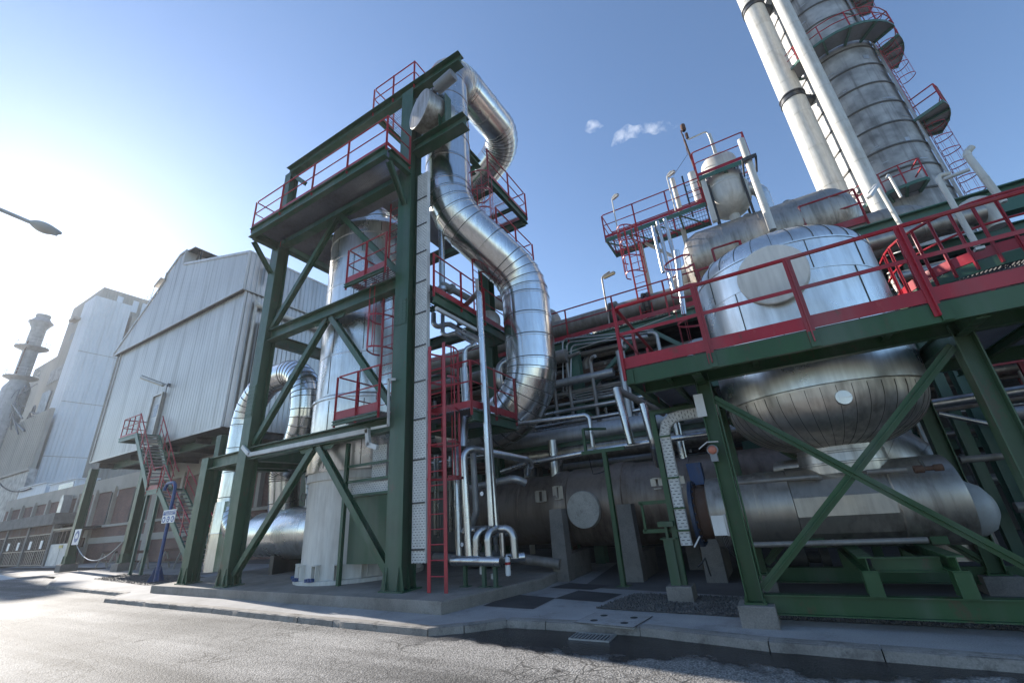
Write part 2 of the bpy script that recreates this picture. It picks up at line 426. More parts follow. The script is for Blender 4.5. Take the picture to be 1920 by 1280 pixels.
def seam_rings(parent, path, bands, r, n=48, w=.026, h=.005, mat='dark_seam'):
    g = MB(); P = [V(p) for p in path]; cum = [0]
    for i in range(1, len(P)): cum.append(cum[-1] + (P[i] - P[i - 1]).length)
    for b in bands:
        if b < .05 or b > cum[-1] - .05: continue
        i = max(j for j in range(len(cum) - 1) if cum[j] <= b + 1e-6); f = (b - cum[i]) / max(1e-9, cum[i + 1] - cum[i]); c = P[i].lerp(P[i + 1], f)
        t = (P[i + 1] - P[i]).normalized()
        if f < .02 and i > 0: t = (t + (P[i] - P[i - 1]).normalized()).normalized()
        c = c + t * .036
        g.lathe(c, t, [(r - .004, -w / 2), (r + h, -w / 2), (r + h, w / 2), (r - .004, w / 2)], n)
    return merge_into(parent, g, mat, 30)
def tube_into(mb, pts, r, n=12, caps=True, bands=None, bh=0.012, bw=0.035, rfun=None, shift=0.0):
    P = [V(p) for p in pts]
    Q = [P[0]]
    for p in P[1:]:
        if (p - Q[-1]).length > 1e-5: Q.append(p)
    P = Q
    cum = [0]
    for i in range(1, len(P)): cum.append(cum[-1] + (P[i] - P[i - 1]).length)
    tan = []
    for i in range(len(P)):
        a = P[i] - P[i - 1] if i > 0 else P[1] - P[0]
        b = P[i + 1] - P[i] if i < len(P) - 1 else P[-1] - P[-2]
        tan.append((a.normalized() + b.normalized()).normalized())
    st = [(cum[i], 0.0) for i in range(len(P))]
    if bands:
        for b in bands:
            if b - bw < 0 or b + bw > cum[-1]: continue
            st += [(b - bw / 2 - 0.003, 0.0), (b - bw / 2, bh), (b + bw / 2, bh), (b + bw / 2 + 0.003, 0.0)]
        keep = []
        for s_, e in st:
            if e == 0 and any(abs(s_ - b) < bw / 2 + 0.0025 for b in bands): continue
            keep.append((s_, e))
        st = keep
    st.sort()
    def at(x):
        for i in range(len(cum) - 1):
            if x <= cum[i + 1] + 1e-9:
                f = (x - cum[i]) / max(1e-9, cum[i + 1] - cum[i])
                return P[i].lerp(P[i + 1], f), (tan[i].lerp(tan[i + 1], f)).normalized()
        return P[-1], tan[-1]
    t0 = tan[0]
    u = V((0, 0, 1)) if abs(t0.z) < 0.9 else V((0, 1, 0))
    e1 = u.cross(t0).normalized()
    vs = []; fs = []; prev = t0; m = 0
    for s_, e in st:
        c, t = at(s_)
        q = prev.rotation_difference(t)
        e1 = q @ e1; e1 = (e1 - t * e1.dot(t)).normalized(); prev = t
        e2 = t.cross(e1)
        rr = (rfun(s_) if rfun else r) + e
        for i in range(n):
            a = 2 * PI * i / n
            vs.append(c + (e1 * math.cos(a) + e2 * math.sin(a)) * rr)
        m += 1
    for k in range(m - 1):
        for i in range(n):
            j = (i + 1) % n
            fs.append((k * n + i, k * n + j, (k + 1) * n + j, (k + 1) * n + i))
    if caps:
        fs.append(tuple(range(n - 1, -1, -1))); fs.append(tuple((m - 1) * n + i for i in range(n)))
    mb.add(vs, fs)
    return cum

def pipe_bands(path, arcs, straight, bend):
    cum = [0]
    for i in range(1, len(path)): cum.append(cum[-1] + (path[i] - path[i - 1]).length)
    b = []; last = 0.0
    for a0, a1 in arcs:
        s0, s1 = cum[a0], cum[a1]
        if bend is None:
            k = int((s0 - last) / straight)
            for j in range(1, k + 1): b.append(last + (s0 - last) * j / (k + 1))
            b += cum[a0:a1 + 1]; last = s1; continue
        k = int((s0 - last) / straight)
        for j in range(1, k + 1): b.append(last + (s0 - last) * j / (k + 1))
        b.append(s0)
        kk = max(1, int((s1 - s0) / bend + 0.5))
        for j in range(1, kk + 1): b.append(s0 + (s1 - s0) * j / kk)
        last = s1
    k = int((cum[-1] - last) / straight)
    for j in range(1, k + 1): b.append(last + (cum[-1] - last) * j / (k + 1))
    return b

def tag(o, label=None, cat=None, group=None, kind=None):
    if label: o['label'] = label
    if cat: o['category'] = cat
    if group: o['group'] = group
    if kind: o['kind'] = kind
    return o
def thing(name, label, cat, loc, group=None):
    o = bpy.data.objects.new(name, None)
    COL.objects.link(o)
    o.empty_display_size = 0.2
    o.location = loc
    o['_w'] = tuple(loc)
    return tag(o, label, cat, group)
def solo(name, mb, mat, label, cat, group=None, sharp=32, kind=None):
    o = mb.build(name, mat, None, sharp)
    return tag(o, label, cat, group, kind)
def struct(name, mb, mat, sharp=32):
    o = mb.build(name, mat, None, sharp)
    o['kind'] = 'structure'
    return o

def pipe_mb(pts, r, br=None, n=14, straight=1.2, bend=0.3, bh=0.006, bw=0.03, seg=6, caps=True):
    mb = MB()
    path, arcs = fillet(pts, br if br is not None else r * 2.6, seg)
    tube_into(mb, path, r, n, caps, pipe_bands(path, arcs, straight, bend), bh, bw)
    return mb
def pipe(pts, r, mat, label, br=None, group=None, cat='pipe', name='pipe', **kw):
    return solo(name, pipe_mb(pts, r, br, **kw), mat, label, cat, group, sharp=38)

# guard rail: run of rails as one part, each post a sub-part
def railing(parent, pts, h=1.1, sp=1.5, mat='red_paint', toe=0.13, r=0.022, posts=True, pw=1.0, name='guardrail', flat=False, upv=V((0, 0, 1))):
    mb = MB(); pts = [V(p) for p in pts]
    top = [p + upv * h for p in pts]; mid = [p + upv * h * 0.55 for p in pts]
    def rail(pp, rr):
        if flat:
            for a, b in zip(pp[:-1], pp[1:]): mb.bar(a, b, 0.012, rr * 2.2)
        else: tube_into(mb, fillet(pp, 0.08, 4)[0], rr, 8)
    tube_into(mb, fillet(top, 0.08, 4)[0], r, 8)
    rail(mid, r * 0.8)
    if toe:
        for a, b in zip(pts[:-1], pts[1:]):
            mb.bar(a + V((0, 0, toe / 2)), b + V((0, 0, toe / 2)), 0.010, toe)
    g = mb.build(name, mat, parent)
    if posts:
        for k, (a, b) in enumerate(zip(pts[:-1], pts[1:])):
            ln = (b - a).length; m = max(1, int(ln / sp + 0.5))
            for i in range(0 if k == 0 else 1, m + 1):
                p = a.lerp(b, i / m)
                q = MB(); d = (b - a).normalized()
                side = d.cross(V((0, 0, 1))).normalized()
                q.bar(p - upv * 0.18 + side * 0.012, p + upv * h + side * 0.012, 0.055 * pw, 0.014, side)
                q.bar(p - upv * 0.18 + side * 0.036, p + upv * (h - 0.02) + side * 0.036, 0.012, 0.04, side)
                q.build('post', mat, g)
    return g

def grating(mb, x0, x1, y0, y1, z, sp=0.075, along='X', t=0.008, h=0.035):
    if along == 'X':
        k = max(1, int((y1 - y0) / sp))
        for i in range(k + 1):
            y = y0 + (y1 - y0) * i / k; mb.box(x0, x1, y - t / 2, y + t / 2, z - h, z)
        k = max(1, int((x1 - x0) / 0.22))
        for i in range(k + 1):
            x = x0 + (x1 - x0) * i / k; mb.box(x - t / 2, x + t / 2, y0, y1, z - 0.012, z + 0.001)
    else:
        k = max(1, int((x1 - x0) / sp))
        for i in range(k + 1):
            x = x0 + (x1 - x0) * i / k; mb.box(x - t / 2, x + t / 2, y0, y1, z - h, z)
        k = max(1, int((y1 - y0) / 0.22))
        for i in range(k + 1):
            y = y0 + (y1 - y0) * i / k; mb.box(x0, x1, y - t / 2, y + t / 2, z - 0.012, z + 0.001)

def ladder(parent, p, h, across, out, mat='red_paint', w=0.45, cage=None, sp=0.28, name='ladder', stile=0.06):
    p = V(p); a = V(across).normalized(); o = V(out).normalized(); up = V((0, 0, 1))
    mb = MB()
    for s in (-1, 1): mb.bar(p + a * s * w / 2, p + a * s * w / 2 + up * h, stile, 0.014, a if False else o)
    k = int(h / sp)
    for i in range(1, k): tube_into(mb, [p + a * -w / 2 + up * (i * sp), p + a * w / 2 + up * (i * sp)], 0.012, 6)
    l = mb.build(name, mat, parent)
    if cage:
        z0, z1, hs = cage
        q = MB(); n = 12; rad = 0.36
        m = max(1, int((z1 - z0) / hs + 0.5))
        def hp(t, z):
            ang = PI * (t)
            return p + a * math.cos(ang) * rad * (0.78 if t in (0, 1) else 1) + o * (math.sin(ang) * 0.66 + 0.02) + up * z
        for i in range(m + 1):
            z = z0 + (z1 - z0) * i / m
            loop = [hp(j / n, z) for j in range(n + 1)]
            for c, d in zip(loop[:-1], loop[1:]): q.bar(c, d, 0.008, 0.05)
        for j in (1, 3, 5, 7, 9, 11):
            q.bar(hp(j / n, z0), hp(j / n, z1), 0.03, 0.008, o)
        q.build('cage', mat, l)
    return l

def text_into(parent, txt, origin, xdir, updir, size, mat, name='lettering', align='CENTER', ext=0.002):
    cu = bpy.data.curves.new(name, 'FONT'); cu.body = txt; cu.size = size; cu.extrude = ext
    cu.align_x = align; cu.align_y = 'CENTER'
    tmp = bpy.data.objects.new(name, cu); COL.objects.link(tmp)
    dg = bpy.context.evaluated_depsgraph_get()
    me = bpy.data.meshes.new_from_object(tmp.evaluated_get(dg))
    bpy.data.objects.remove(tmp)
    x = V(xdir).normalized(); u = V(updir).normalized(); n_ = x.cross(u)
    mt = Matrix((x, u, n_)).transposed().to_4x4()
    mt.translation = V(origin) - V(parent['_w'])
    me.transform(mt)
    me.materials.clear(); me.materials.append(M[mat])
    o = bpy.data.objects.new(name, me); COL.objects.link(o); o.parent = parent; o['_w'] = parent['_w']
    return o
# ================================================================== GROUND, ROAD, PAVEMENT
g = MB(); g.add([(-900, -500, -0.01), (700, -500, -0.01), (700, 900, -0.01), (-900, 900, -0.01)], [(0, 1, 2, 3)])
struct('ground', g, 'yard_concrete')
g = MB(); g.add([(-260, -22, 0), (120, -22, 0), (120, 9.0, 0), (-26, 9.0, 0), (-26, 13.2, 0), (-260, 13.2, 0)], [(0, 1, 2, 3, 4, 5)])
struct('road', g, 'asphalt')
# outline of the raised paving along the road, measured at the kerb top
KZ = 0.10
kerb_px = [(105, 1081), (88, 1097), (235, 1111), (198, 1121), (400, 1139), (560, 1155), (700, 1168), (803, 1177), (870, 1171), (950, 1161), (1023, 1164), (1200, 1174), (1440, 1200), (1920, 1236)]
kp = [oz(x, y, KZ) for x, y in kerb_px] + [V((12, 6.35, KZ)), V((60, 6.4, KZ))]
yard = kp + [V((60, 70, KZ)), V((-60, 70, KZ)), V((-60, 13.5, KZ)), V((-37, 13.0, KZ)), V((-37, 10.0, KZ))]
rng = random.Random(3)
g = MB()
n_ = len(yard)
inner = []
g.add([(p.x, p.y, KZ) for p in yard], [tuple(range(n_))])
struct('pavement', g, 'pavement_concrete')
# kerb stones: one continuous line of blocks with worn arrises and open joints
g = MB()
for a, b in zip(kp[:-1], kp[1:]):
    ln = (b - a).length; k = max(1, int(ln / 0.9)); d = (b - a).normalized(); sdn = V((d.y, -d.x, 0))
    for i in range(k):
        p = a.lerp(b, i / k) + d * 0.006; q = a.lerp(b, (i + 1) / k) - d * 0.006
        m = 7; vs = []
        for j in range(m + 1):
            c = p.lerp(q, j / m)
            e0 = rng.uniform(-0.008, 0.012); e1 = rng.uniform(-0.008, 0.008)
            for off, z in ((-0.14, 0.105), (-0.02 + e1, 0.106), (0.012 + e0, 0.088), (0.03 + e0, -0.03)):
                v = c + sdn * off; vs.append((v.x, v.y, z + (e1 * 0.3 if z > 0 else 0)))
        fs = [(j * 4 + t, j * 4 + t + 1, j * 4 + t + 5, j * 4 + t + 4) for j in range(m) for t in range(3)]
        fs += [(0, 1, 2, 3), (m * 4 + 3, m * 4 + 2, m * 4 + 1, m * 4)]
        g.add(vs, fs)
struct('kerb', g, 'kerb_stone', 45)
# darker yard floor under the plant
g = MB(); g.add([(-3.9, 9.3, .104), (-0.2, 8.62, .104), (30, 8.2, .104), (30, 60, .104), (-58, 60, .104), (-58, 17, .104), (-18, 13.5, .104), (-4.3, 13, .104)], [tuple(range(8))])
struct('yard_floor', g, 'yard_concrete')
def quad(px, z): return [tuple(oz(x, y, z)) for x, y in px]
g = MB()
for px in ([(905, 1135), (960, 1113), (1042, 1120), (1000, 1141)], [(1040, 1121), (1085, 1106), (1167, 1113), (1130, 1128)], [(1030, 1101), (1068, 1092), (1145, 1097), (1110, 1105)]):
    g.add(quad(px, .105), [(0, 1, 2, 3)])
struct('tar_patches', g, 'dark_patch')
# wide white give-way line far down the road
g = MB(); g.add(quad([(-40, 1066), (32, 1084), (2, 1087), (-80, 1069)], .006), [(0, 1, 2, 3)])
struct('road_marking', g, 'line_white')
# gravel: a bed plus loose stones
def gravel(poly, n, seed, z=.108):
    g = MB(); rr = random.Random(seed); P = [V((p[0], p[1], 0)) for p in poly]
    g.add([(p.x, p.y, z) for p in P], [tuple(range(len(P)))])
    xs = [p.x for p in P]; ys = [p.y for p in P]
    def inside(x, y):
        c = False; j = len(P) - 1
        for i in range(len(P)):
            if (P[i].y > y) != (P[j].y > y) and x < (P[j].x - P[i].x) * (y - P[i].y) / (P[j].y - P[i].y) + P[i].x: c = not c
            j = i
        return c
    k = 0
    while k < n:
        x = rr.uniform(min(xs), max(xs)); y = rr.uniform(min(ys), max(ys))
        if not inside(x, y): continue
        k += 1; s = rr.uniform(0.010, 0.028)
        t = rr.uniform(0, 6.28); q = [V((rr.uniform(.6, 1) * s * math.cos(t + a), rr.uniform(.6, 1) * s * math.sin(t + a), rr.uniform(-.2, .2) * s)) for a in (0, 2.1, 4.2)]
        c = V((x, y, z + s * 0.3)); top = c + V((rr.uniform(-.3, .3) * s, rr.uniform(-.3, .3) * s, s * 0.8)); bot = c - V((0, 0, s * .5))
        g.add([c + q[0], c + q[1], c + q[2], top, bot], [(0, 1, 3), (1, 2, 3), (2, 0, 3), (1, 0, 4), (2, 1, 4), (0, 2, 4)])
    return g
gp = [(-2.95, 7.48), (-2.65, 8.75), (-1.0, 8.62), (2.5, 8.4), (9, 8.3), (9, 7.25), (2.0, 7.25), (-.49, 7.3)]
o = solo('gravel', gravel(gp, 15000, 5), 'gravel_bed', 'grey gravel strip under the green base beam on the right', 'gravel', kind='stuff', sharp=10)
gp = [(-27.7, 9.2), (-28.4, 10.6), (-22, 10.4), (-17.5, 9.6), (-17.2, 8.75), (-20.1, 8.2)]
o = solo('gravel', gravel(gp, 3500, 6), 'gravel_bed', 'gravel patch at the foot of the blue bent pipe', 'gravel', kind='stuff', sharp=10)
# concrete manhole cover in two halves
c = thing('manhole_cover', 'square concrete cover of two slabs with lifting holes in the pavement', 'manhole', (-2.5, 6.9, .1))
q = [oz(x, y, .112) for x, y in ((1078, 1165), (1117, 1147), (1222, 1154), (1186, 1175))]
def lerp2(a, b, t): return a.lerp(b, t)
for i, (t0, t1) in enumerate(((0.02, .49), (.51, .98))):
    a = lerp2(q[0], q[1], t0); b = lerp2(q[0], q[1], t1); d_ = lerp2(q[3], q[2], t0); e = lerp2(q[3], q[2], t1)
    g = MB(); lo = V((0, 0, -.03)); g.hexa([a + lo, d_ + lo, e + lo, b + lo, a, d_, e, b]); s = g.build('slab', 'pavement_concrete', c)
    for u in (.25, .78):
        cc = lerp2(lerp2(a, b, .5), lerp2(d_, e, .5), u); g = MB(); g.lathe(cc, 'Z', [(0.055, .001), (0.055, .003)], 12, False, True); g.build('lifting_hole', 'dark_void', s)
g = MB(); g.add([tuple(lerp2(p, (q[0] + q[2]) / 2, -.04) - V((0, 0, .005))) for p in q], [(0, 1, 2, 3)]); g.build('surround', 'dark_patch', c)
# gully grate in the road
c = thing('drain_grate', 'cast iron gully grate in the gutter of the road', 'drain', (-2.6, 6.34, 0))
g = MB(); g.box(-2.87, -2.32, 6.19, 6.49, -.06, .003); g.build('pit', 'dark_void', c)
g = MB(); x0, x1, y0, y1 = -2.88, -2.31, 6.18, 6.50
g.box(x0, x1, y0, y0 + .02, 0, .016); g.box(x0, x1, y1 - .02, y1, 0, .016); g.box(x0, x0 + .02, y0 + .02, y1 - .02, 0, .016); g.box(x1 - .02, x1, y0 + .02, y1 - .02, 0, .016)
g.build('frame', 'galvanised', c)
g = MB()
for i in range(10): x = x0 + .045 + i * .0515; g.box(x, x + .024, y0 + .02, y1 - .02, .004, .014)
g.build('bars', 'galvanised', c)

# ================================================================== TOWER FOUNDATION SLAB
zs = 0.30
P = [oz(284, 1097, zs), oz(827, 1127, zs), oz(1017, 1083, zs), V((-5.0, 12.6, zs)), V((-17.6, 12.6, zs))]
g = MB(); n_ = 5
def rnd_slab(g, P, z0, z1, e=0.02):
    c = sum(P, V()) / len(P)
    low = [V((p.x, p.y, z0)) for p in P]; mid = [V((p.x, p.y, z1 - e)) for p in P]; top = [V((p.x, p.y, z1)) + (c - p).normalized() * e for p in P]
    m = len(P); fs = [tuple(2 * m + i for i in range(m))]
    for k in range(2):
        for i in range(m): j = (i + 1) % m; fs.append((k * m + i, k * m + j, (k + 1) * m + j, (k + 1) * m + i))
    g.add(low + mid + top, fs)
rnd_slab(g, P, 0.06, zs)
struct('foundation_slab', g, 'slab_concrete')

# ================================================================== PIPE TOWER (green steel frame)
XL, XR, YF, YB = -13.42, -7.13, 7.40, 11.35
GP = 'green_paint'
T = thing('steel_tower', 'tall green steel frame with red railings around the silver column', 'steel frame', ((XL + XR) / 2, 9.4, zs))
def col(x, y, z1, T, h=.40, w=.40, z0=zs, mat=GP, plates=(), web='Y'):
    g = MB()
    up = (0, 1, 0) if web == 'Y' else (1, 0, 0)
    g.ibeam((x, y, z0 + .03), (x, y, z1), h, w, up, .026)
    c = g.build('column', mat, T)
    g = MB(); g.box(x - w * .72, x + w * .72, y - h * .66, y + h * .66, z0, z0 + .03)
    for sx in (-1, 1):
        for sy in (-1, 1):
            for k in (-.5, .5):
                pass
        for yy in (-h * .5, -h * .1, h * .3):
            g.hexa([(x + sx * w * .5, y + yy - .008, z0 + .03), (x + sx * w * .70, y + yy - .008, z0 + .03), (x + sx * w * .70, y + yy + .008, z0 + .03), (x + sx * w * .5, y + yy + .008, z0 + .03),
                    (x + sx * w * .5, y + yy - .008, z0 + .45), (x + sx * w * .52, y + yy - .008, z0 + .45), (x + sx * w * .52, y + yy + .008, z0 + .45), (x + sx * w * .5, y + yy + .008, z0 + .45)])
    for xx in (-w * .35, w * .35):
        g.hexa([(x + xx - .008, y - h * .66, z0 + .03), (x + xx + .008, y - h * .66, z0 + .03), (x + xx + .008, y - h * .5, z0 + .03), (x + xx - .008, y - h * .5, z0 + .03),
                (x + xx - .008, y - h * .52, z0 + .45), (x + xx + .008, y - h * .52, z0 + .45), (x + xx + .008, y - h * .5, z0 + .45), (x + xx - .008, y - h * .5, z0 + .45)])
        for yy in (-h * .6, h * .6): tube_into(g, [V((x + xx, y + yy, z0 + .03)), V((x + xx, y + yy, z0 + .12))], .016, 6)
    g.build('base_plate', mat, c)
    for za, zb in plates:
        g = MB(); g.box(x - w * .42, x + w * .42, y - h / 2 - .016, y - h / 2 - .001, za, zb)
        for i in range(4):
            for j in range(8):
                px_ = x - w * .32 + i * w * .21 + (0.02 if i > 1 else -.02); pz = za + (zb - za) * (j + .5) / 8
                g.lathe((px_, y - h / 2 - .016, pz), (0, -1, 0), [(.016, 0), (.016, .012)], 6, False, True)
        g.build('splice_plate', mat, c)
    return c
col(XR, YF, 14.55, T, .44, .46, plates=((6.2, 6.9),))
col(XL, YF, 12.6, T, .40, .42, plates=((4.9, 5.9),))
col(XR, YB, 12.3, T, .40, .40)
col(XL, YB, 12.6, T, .40, .40)
col(-16.0, 7.62, 3.98, T, .38, .40)
col(-16.0, 11.3, 3.98, T, .36, .36)
def beam(a, b, h, w, T=T, mat=GP, up=(0, 0, 1), name='beam'):
    g = MB(); g.ibeam(a, b, h, w, up, .022); return g.build(name, mat, T)
# front beams
beam((XL + .22, YF, 7.58), (XR - .24, YF, 7.58), .38, .28)
beam((XL + .22, YF, 3.78), (XR - .24, YF, 3.78), .36, .28)
beam((XL - .2, 7.5, 3.78), (-15.8, 7.6, 3.78), .36, .28)
beam((-13.62, YF - .02, 14.72), (-5.12, YF - .02, 14.72), .42, .30)     # roof beam running out past the corner column
beam((XL + .22, YF, 11.3), (XR - .24, YF, 11.3), .40, .28)
beam((XR + .24, YF - .05, 12.0), (-5.0, YF - .05, 12.0), .42, .34)      # outrigger holding the duct
g = MB(); g.ibeam((-5.72, YF - .1, 12.22), (-5.72, YF - .1, 13.35), .26, .28, (1, 0, 0), .02); g.build('stub_post', GP, T)
# rear and side beams
for z in (3.78, 7.58, 11.3):
    beam((XL + .22, YB, z), (XR - .24, YB, z), .36, .28)
    for x in (XL, XR): beam((x, YF + .22, z), (x, YB - .22, z), .36, .26)
    beam((-10.5, YF + .16, z), (-10.5, YB - .16, z), .26, .2) if z > 11 else None
for x in (XL, XR): beam((x, YF + .2, 12.7 if x < -10 else 14.7), (x, YB - .1, 12.7 if x < -10 else 14.7), .32, .24)
beam((-16.0, 7.82, 3.78), (-16.0, 11.1, 3.78), .34, .24)
for x in (-15.0, -14.2): beam((x, 7.6, 3.62), (x, 11.2, 3.62), .22, .16)
# chevron braces, front
def brace(a, b, w=.16, T=T, mat=GP, up=(0, 1, 0), name='brace', t=.16):
    g = MB(); g.ibeam(a, b, w, t, up, .014); return g.build(name, mat, T)
for z0, z1 in ((.55, 3.6), (4.05, 7.38), (7.85, 11.1)):
    brace((XL + .22, YF, z0), (-10.35, YF, z1)); brace((XR - .26, YF, z0), (-10.15, YF, z1))
    g = MB(); g.hexa([(-10.85, YF - .01, z1 - .12), (-9.65, YF - .01, z1 - .12), (-9.65, YF + .01, z1 - .12), (-10.85, YF + .01, z1 - .12), (-11.0, YF - .01, z1 + .02), (-9.5, YF - .01, z1 + .02), (-9.5, YF + .01, z1 + .02), (-11.0, YF + .01, z1 + .02)])
    g.build('gusset', GP, T)
# top left little frame seen over the deck
beam((XL, YF, 12.72), (XL + .9, YF, 12.72), .2, .2)
brace((XL + .1, YF, 14.5), (XL + .9, YF, 13.7))
g = MB(); g.ibeam((XL, YF, 12.6), (XL, YF, 14.5), .34, .36, (0, 1, 0), .02); g.build('column', GP, T)
g = MB(); g.ibeam((XL, YB, 12.6), (XL, YB, 14.5), .34, .36, (0, 1, 0), .02); g.build('column', GP, T)
beam((-12.9, YB, 14.7), (-7.4, YB, 14.7), .3, .24)
# upper front walkway
z = 11.27; yo = 6.28
beam((-13.35, yo, z - .19), (-6.95, yo, z - .19), .34, .16)
beam((-13.35, yo + .1, z - .19), (-13.35, YF - .2, z - .19), .30, .16)
beam((-6.95, yo + .1, z - .19), (-6.95, YF - .22, z - .19), .30, .16)
for a, b in (((-13.35, yo + .15, z - .4), (-13.4, YF - .2, 10.0)), ((-6.98, yo + .15, z - .4), (-7.1, YF - .2, 9.95))):
    g = MB(); g.channel(a, b, .16, .09, (1, 0, 0)); g.build('knee_brace', GP, T)
g = MB(); grating(g, -13.3, -6.98, yo + .08, YF - .16, z + .03, sp=.05, along='Y', h=.05); grating(g, XL + .25, -11.8, YF + .18, YB - .2, z + .03, sp=.05, along='Y', h=.05); grating(g, -11.8, XR - .3, YF + .18, 8.0, z + .03, sp=.05, along='Y', h=.05); grating(g, -8.9, XR - .3, 8.0, YB - .2, z + .03, sp=.05, along='Y', h=.05)
g.build('grating', 'dark_grating', T, 20)
railing(T, [(-13.35, YF - .1, z + .05), (-13.35, yo, z + .05), (-6.95, yo, z + .05), (-6.95, YF - .25, z + .05)], sp=1.55)
# rails at the very top
railing(T, [(-8.9, YF + .9, 14.95), (-8.9, YF - .05, 14.95), (-7.0, YF - .05, 14.95), (-7.0, YF + 1.4, 14.95)], sp=1.1)
g = MB(); grating(g, -8.9, -7.0, YF + .1, YF + 1.4, 14.97, along='Y'); g.build('grating', 'dark_grating', T, 20)
beam((-8.9, YF + .15, 14.8), (-8.9, YF + 1.4, 14.8), .2, .12)
# upper right walkway, running away from the road
xr = -6.05
def rwalk(xa, xb, y0, y1, z, ends=(0, 0), toe=.14, mg=.3):
    beam((xb, y0, z - mg / 2 - .02), (xb, y1, z - mg / 2 - .02), mg, .12)
    beam((xa + .02, y1, z - mg / 2 - .02), (xb - .07, y1, z - mg / 2 - .02), mg, .12)
    k = int((y1 - y0) / 1.2)
    for i in range(k): beam((xa + .02, y0 + (i + .5) * 1.2, z - .1), (xb - .07, y0 + (i + .5) * 1.2, z - .1), .12, .1)
    g = MB(); grating(g, xa, xb - .03, y0, y1, z + .03, along='Y'); g.build('grating', 'dark_grating', T, 20)
    pts = [(xb, y0, z + .04), (xb, y1, z + .04)]
    if ends[1]: pts.append((xa, y1, z + .04))
    if ends[0]: pts.insert(0, (xa, y0, z + .04))
    railing(T, pts, sp=1.3, toe=toe)
rwalk(XR + .2, -5.6, 9.35, 12.0, 11.9, (0, 1))
rwalk(XR + .2, -5.55, 9.6, 12.1, 9.6, (0, 1))
# level 2: right hand walkway with deep fascia
rwalk(XR + .25, -6.25, YF - .0, 10.9, 6.95, (0, 0), toe=.16)
# level 1
rwalk(XR + .25, -5.35, YF + .25, 9.6, 3.82, (1, 0), toe=.16, mg=.24)
# small front balconies left of the corner column
for zb in (3.98, 7.80):
    x0, x1 = -8.9, XR - .26
    g = MB(); grating(g, x0, x1, YF - .6, YF + .8, zb + .02); g.build('grating', 'dark_grating', T, 20)
    beam((x0, YF - .6, zb - .06), (x1, YF - .6, zb - .06), .10, .08)
    railing(T, [(x0, YF + .8, zb + .04), (x0, YF - .55, zb + .04), (x1, YF - .55, zb + .04)], sp=.75, toe=.2)
ladder(T, (-8.35, 7.95, 3.95), 3.9, (1, 0, 0), (0, -1, 0), cage=(2.0, 3.9, .8))
ladder(T, (-8.35, 8.05, 7.9), 3.4, (1, 0, 0), (0, -1, 0))
# red ladder standing on the slab, with its cage
ladder(T, (-6.02, 7.25, zs), 5.1, (1, 0, 0), (0, 1, 0), w=.42, cage=(2.1, 5.0, .82), stile=.085)
ladder(T, (-6.15, 9.3, 7.0), 4.9, (0, 1, 0), (1, 0, 0), cage=(2.0, 4.9, .8))
# green panel and small post at the foot of the column
g = MB(); g.box(-9.34, -7.42, 7.86, 7.89, .74, 2.25); g.build('panel', GP, T)
g = MB(); g.bar((-9.4, 7.72, zs), (-9.4, 7.72, 3.6), .09, .09); g.build('post', GP, T)
for zz in (2.28, 3.0, 2.62):
    g = MB(); g.bar((-9.35, 7.74, zz), (-7.4, 7.74, zz), .06, .06); g.build('rail', GP, T)
# ================================================================== SILVER COLUMN INSIDE THE TOWER
cx, cy = -10.45, 9.32
c = thing('process_column', 'tall silver clad vertical vessel on a pale skirt inside the green tower', 'vessel', (cx, cy, zs))
g = MB(); g.lathe((cx, cy, 0), 'Z', [(1.70, zs), (1.70, zs + .08), (1.6, zs + .09), (1.55, zs + .1), (1.55, 2.75), (1.61, 2.76), (1.61, 3.0)], 64); g.build('skirt', 'skirt_paint', c)
g = MB()
for i in range(16):
    a = 2 * PI * i / 16 + .1
    e = V((math.cos(a), math.sin(a), 0)); f = V((-e.y, e.x, 0)); b = V((cx, cy, 0)) + e * 1.55
    for s in (-1, 1): g.hexa([b + f * (s * .07 - .01) + V((0, 0, zs + .09)), b + f * (s * .07 + .01) + V((0, 0, zs + .09)), b + e * .12 + f * (s * .07 + .01) + V((0, 0, zs + .09)), b + e * .12 + f * (s * .07 - .01) + V((0, 0, zs + .09)),
                              b + f * (s * .07 - .01) + V((0, 0, zs + .42)), b + f * (s * .07 + .01) + V((0, 0, zs + .42)), b + e * .12 + f * (s * .07 + .01) + V((0, 0, zs + .42)), b + e * .12 + f * (s * .07 - .01) + V((0, 0, zs + .42))])
    g.bar(b + e * .06 + f * -.1 + V((0, 0, zs + .43)), b + e * .06 + f * .1 + V((0, 0, zs + .43)), .14, .018)
g.build('anchor_chairs', 'skirt_paint', c)
g = MB()
for a in (-2.32, -1.9, -1.5):
    e = V((math.cos(a), math.sin(a), 0)); f = V((-e.y, e.x, 0)); b = V((cx, cy, zs + .12)) + e * 1.66
    for k in (-1, 0, 1): g.bar(b + f * k * .09 - e * .03, b + f * k * .09 + e * .10, .06, .07)
g.build('foot_bolts', 'blue_paint', c)
prof = [(1.65, 2.98), (1.66, 3.0), (1.66, 4.95), (1.70, 4.96), (1.70, 5.02), (1.60, 5.10)]
zz = 5.1
for hh in (6.35, 7.6, 8.75, 9.8, 10.6):
    prof += [(1.60, hh - .03), (1.612, hh - .02), (1.612, hh + .01), (1.60, hh + .02)]
prof += [(1.6, 11.0), (1.61, 11.02), (1.61, 11.05), (1.58, 11.08), (1.50, 11.25), (1.32, 11.42), (1.05, 11.55), (.62, 11.62)]
g = MB(); g.lathe((cx, cy, 0), 'Z', prof, 72); body = g.build('cladding', 'vessel_aluminium', c, 25)
rr = random.Random(11); g = MB()
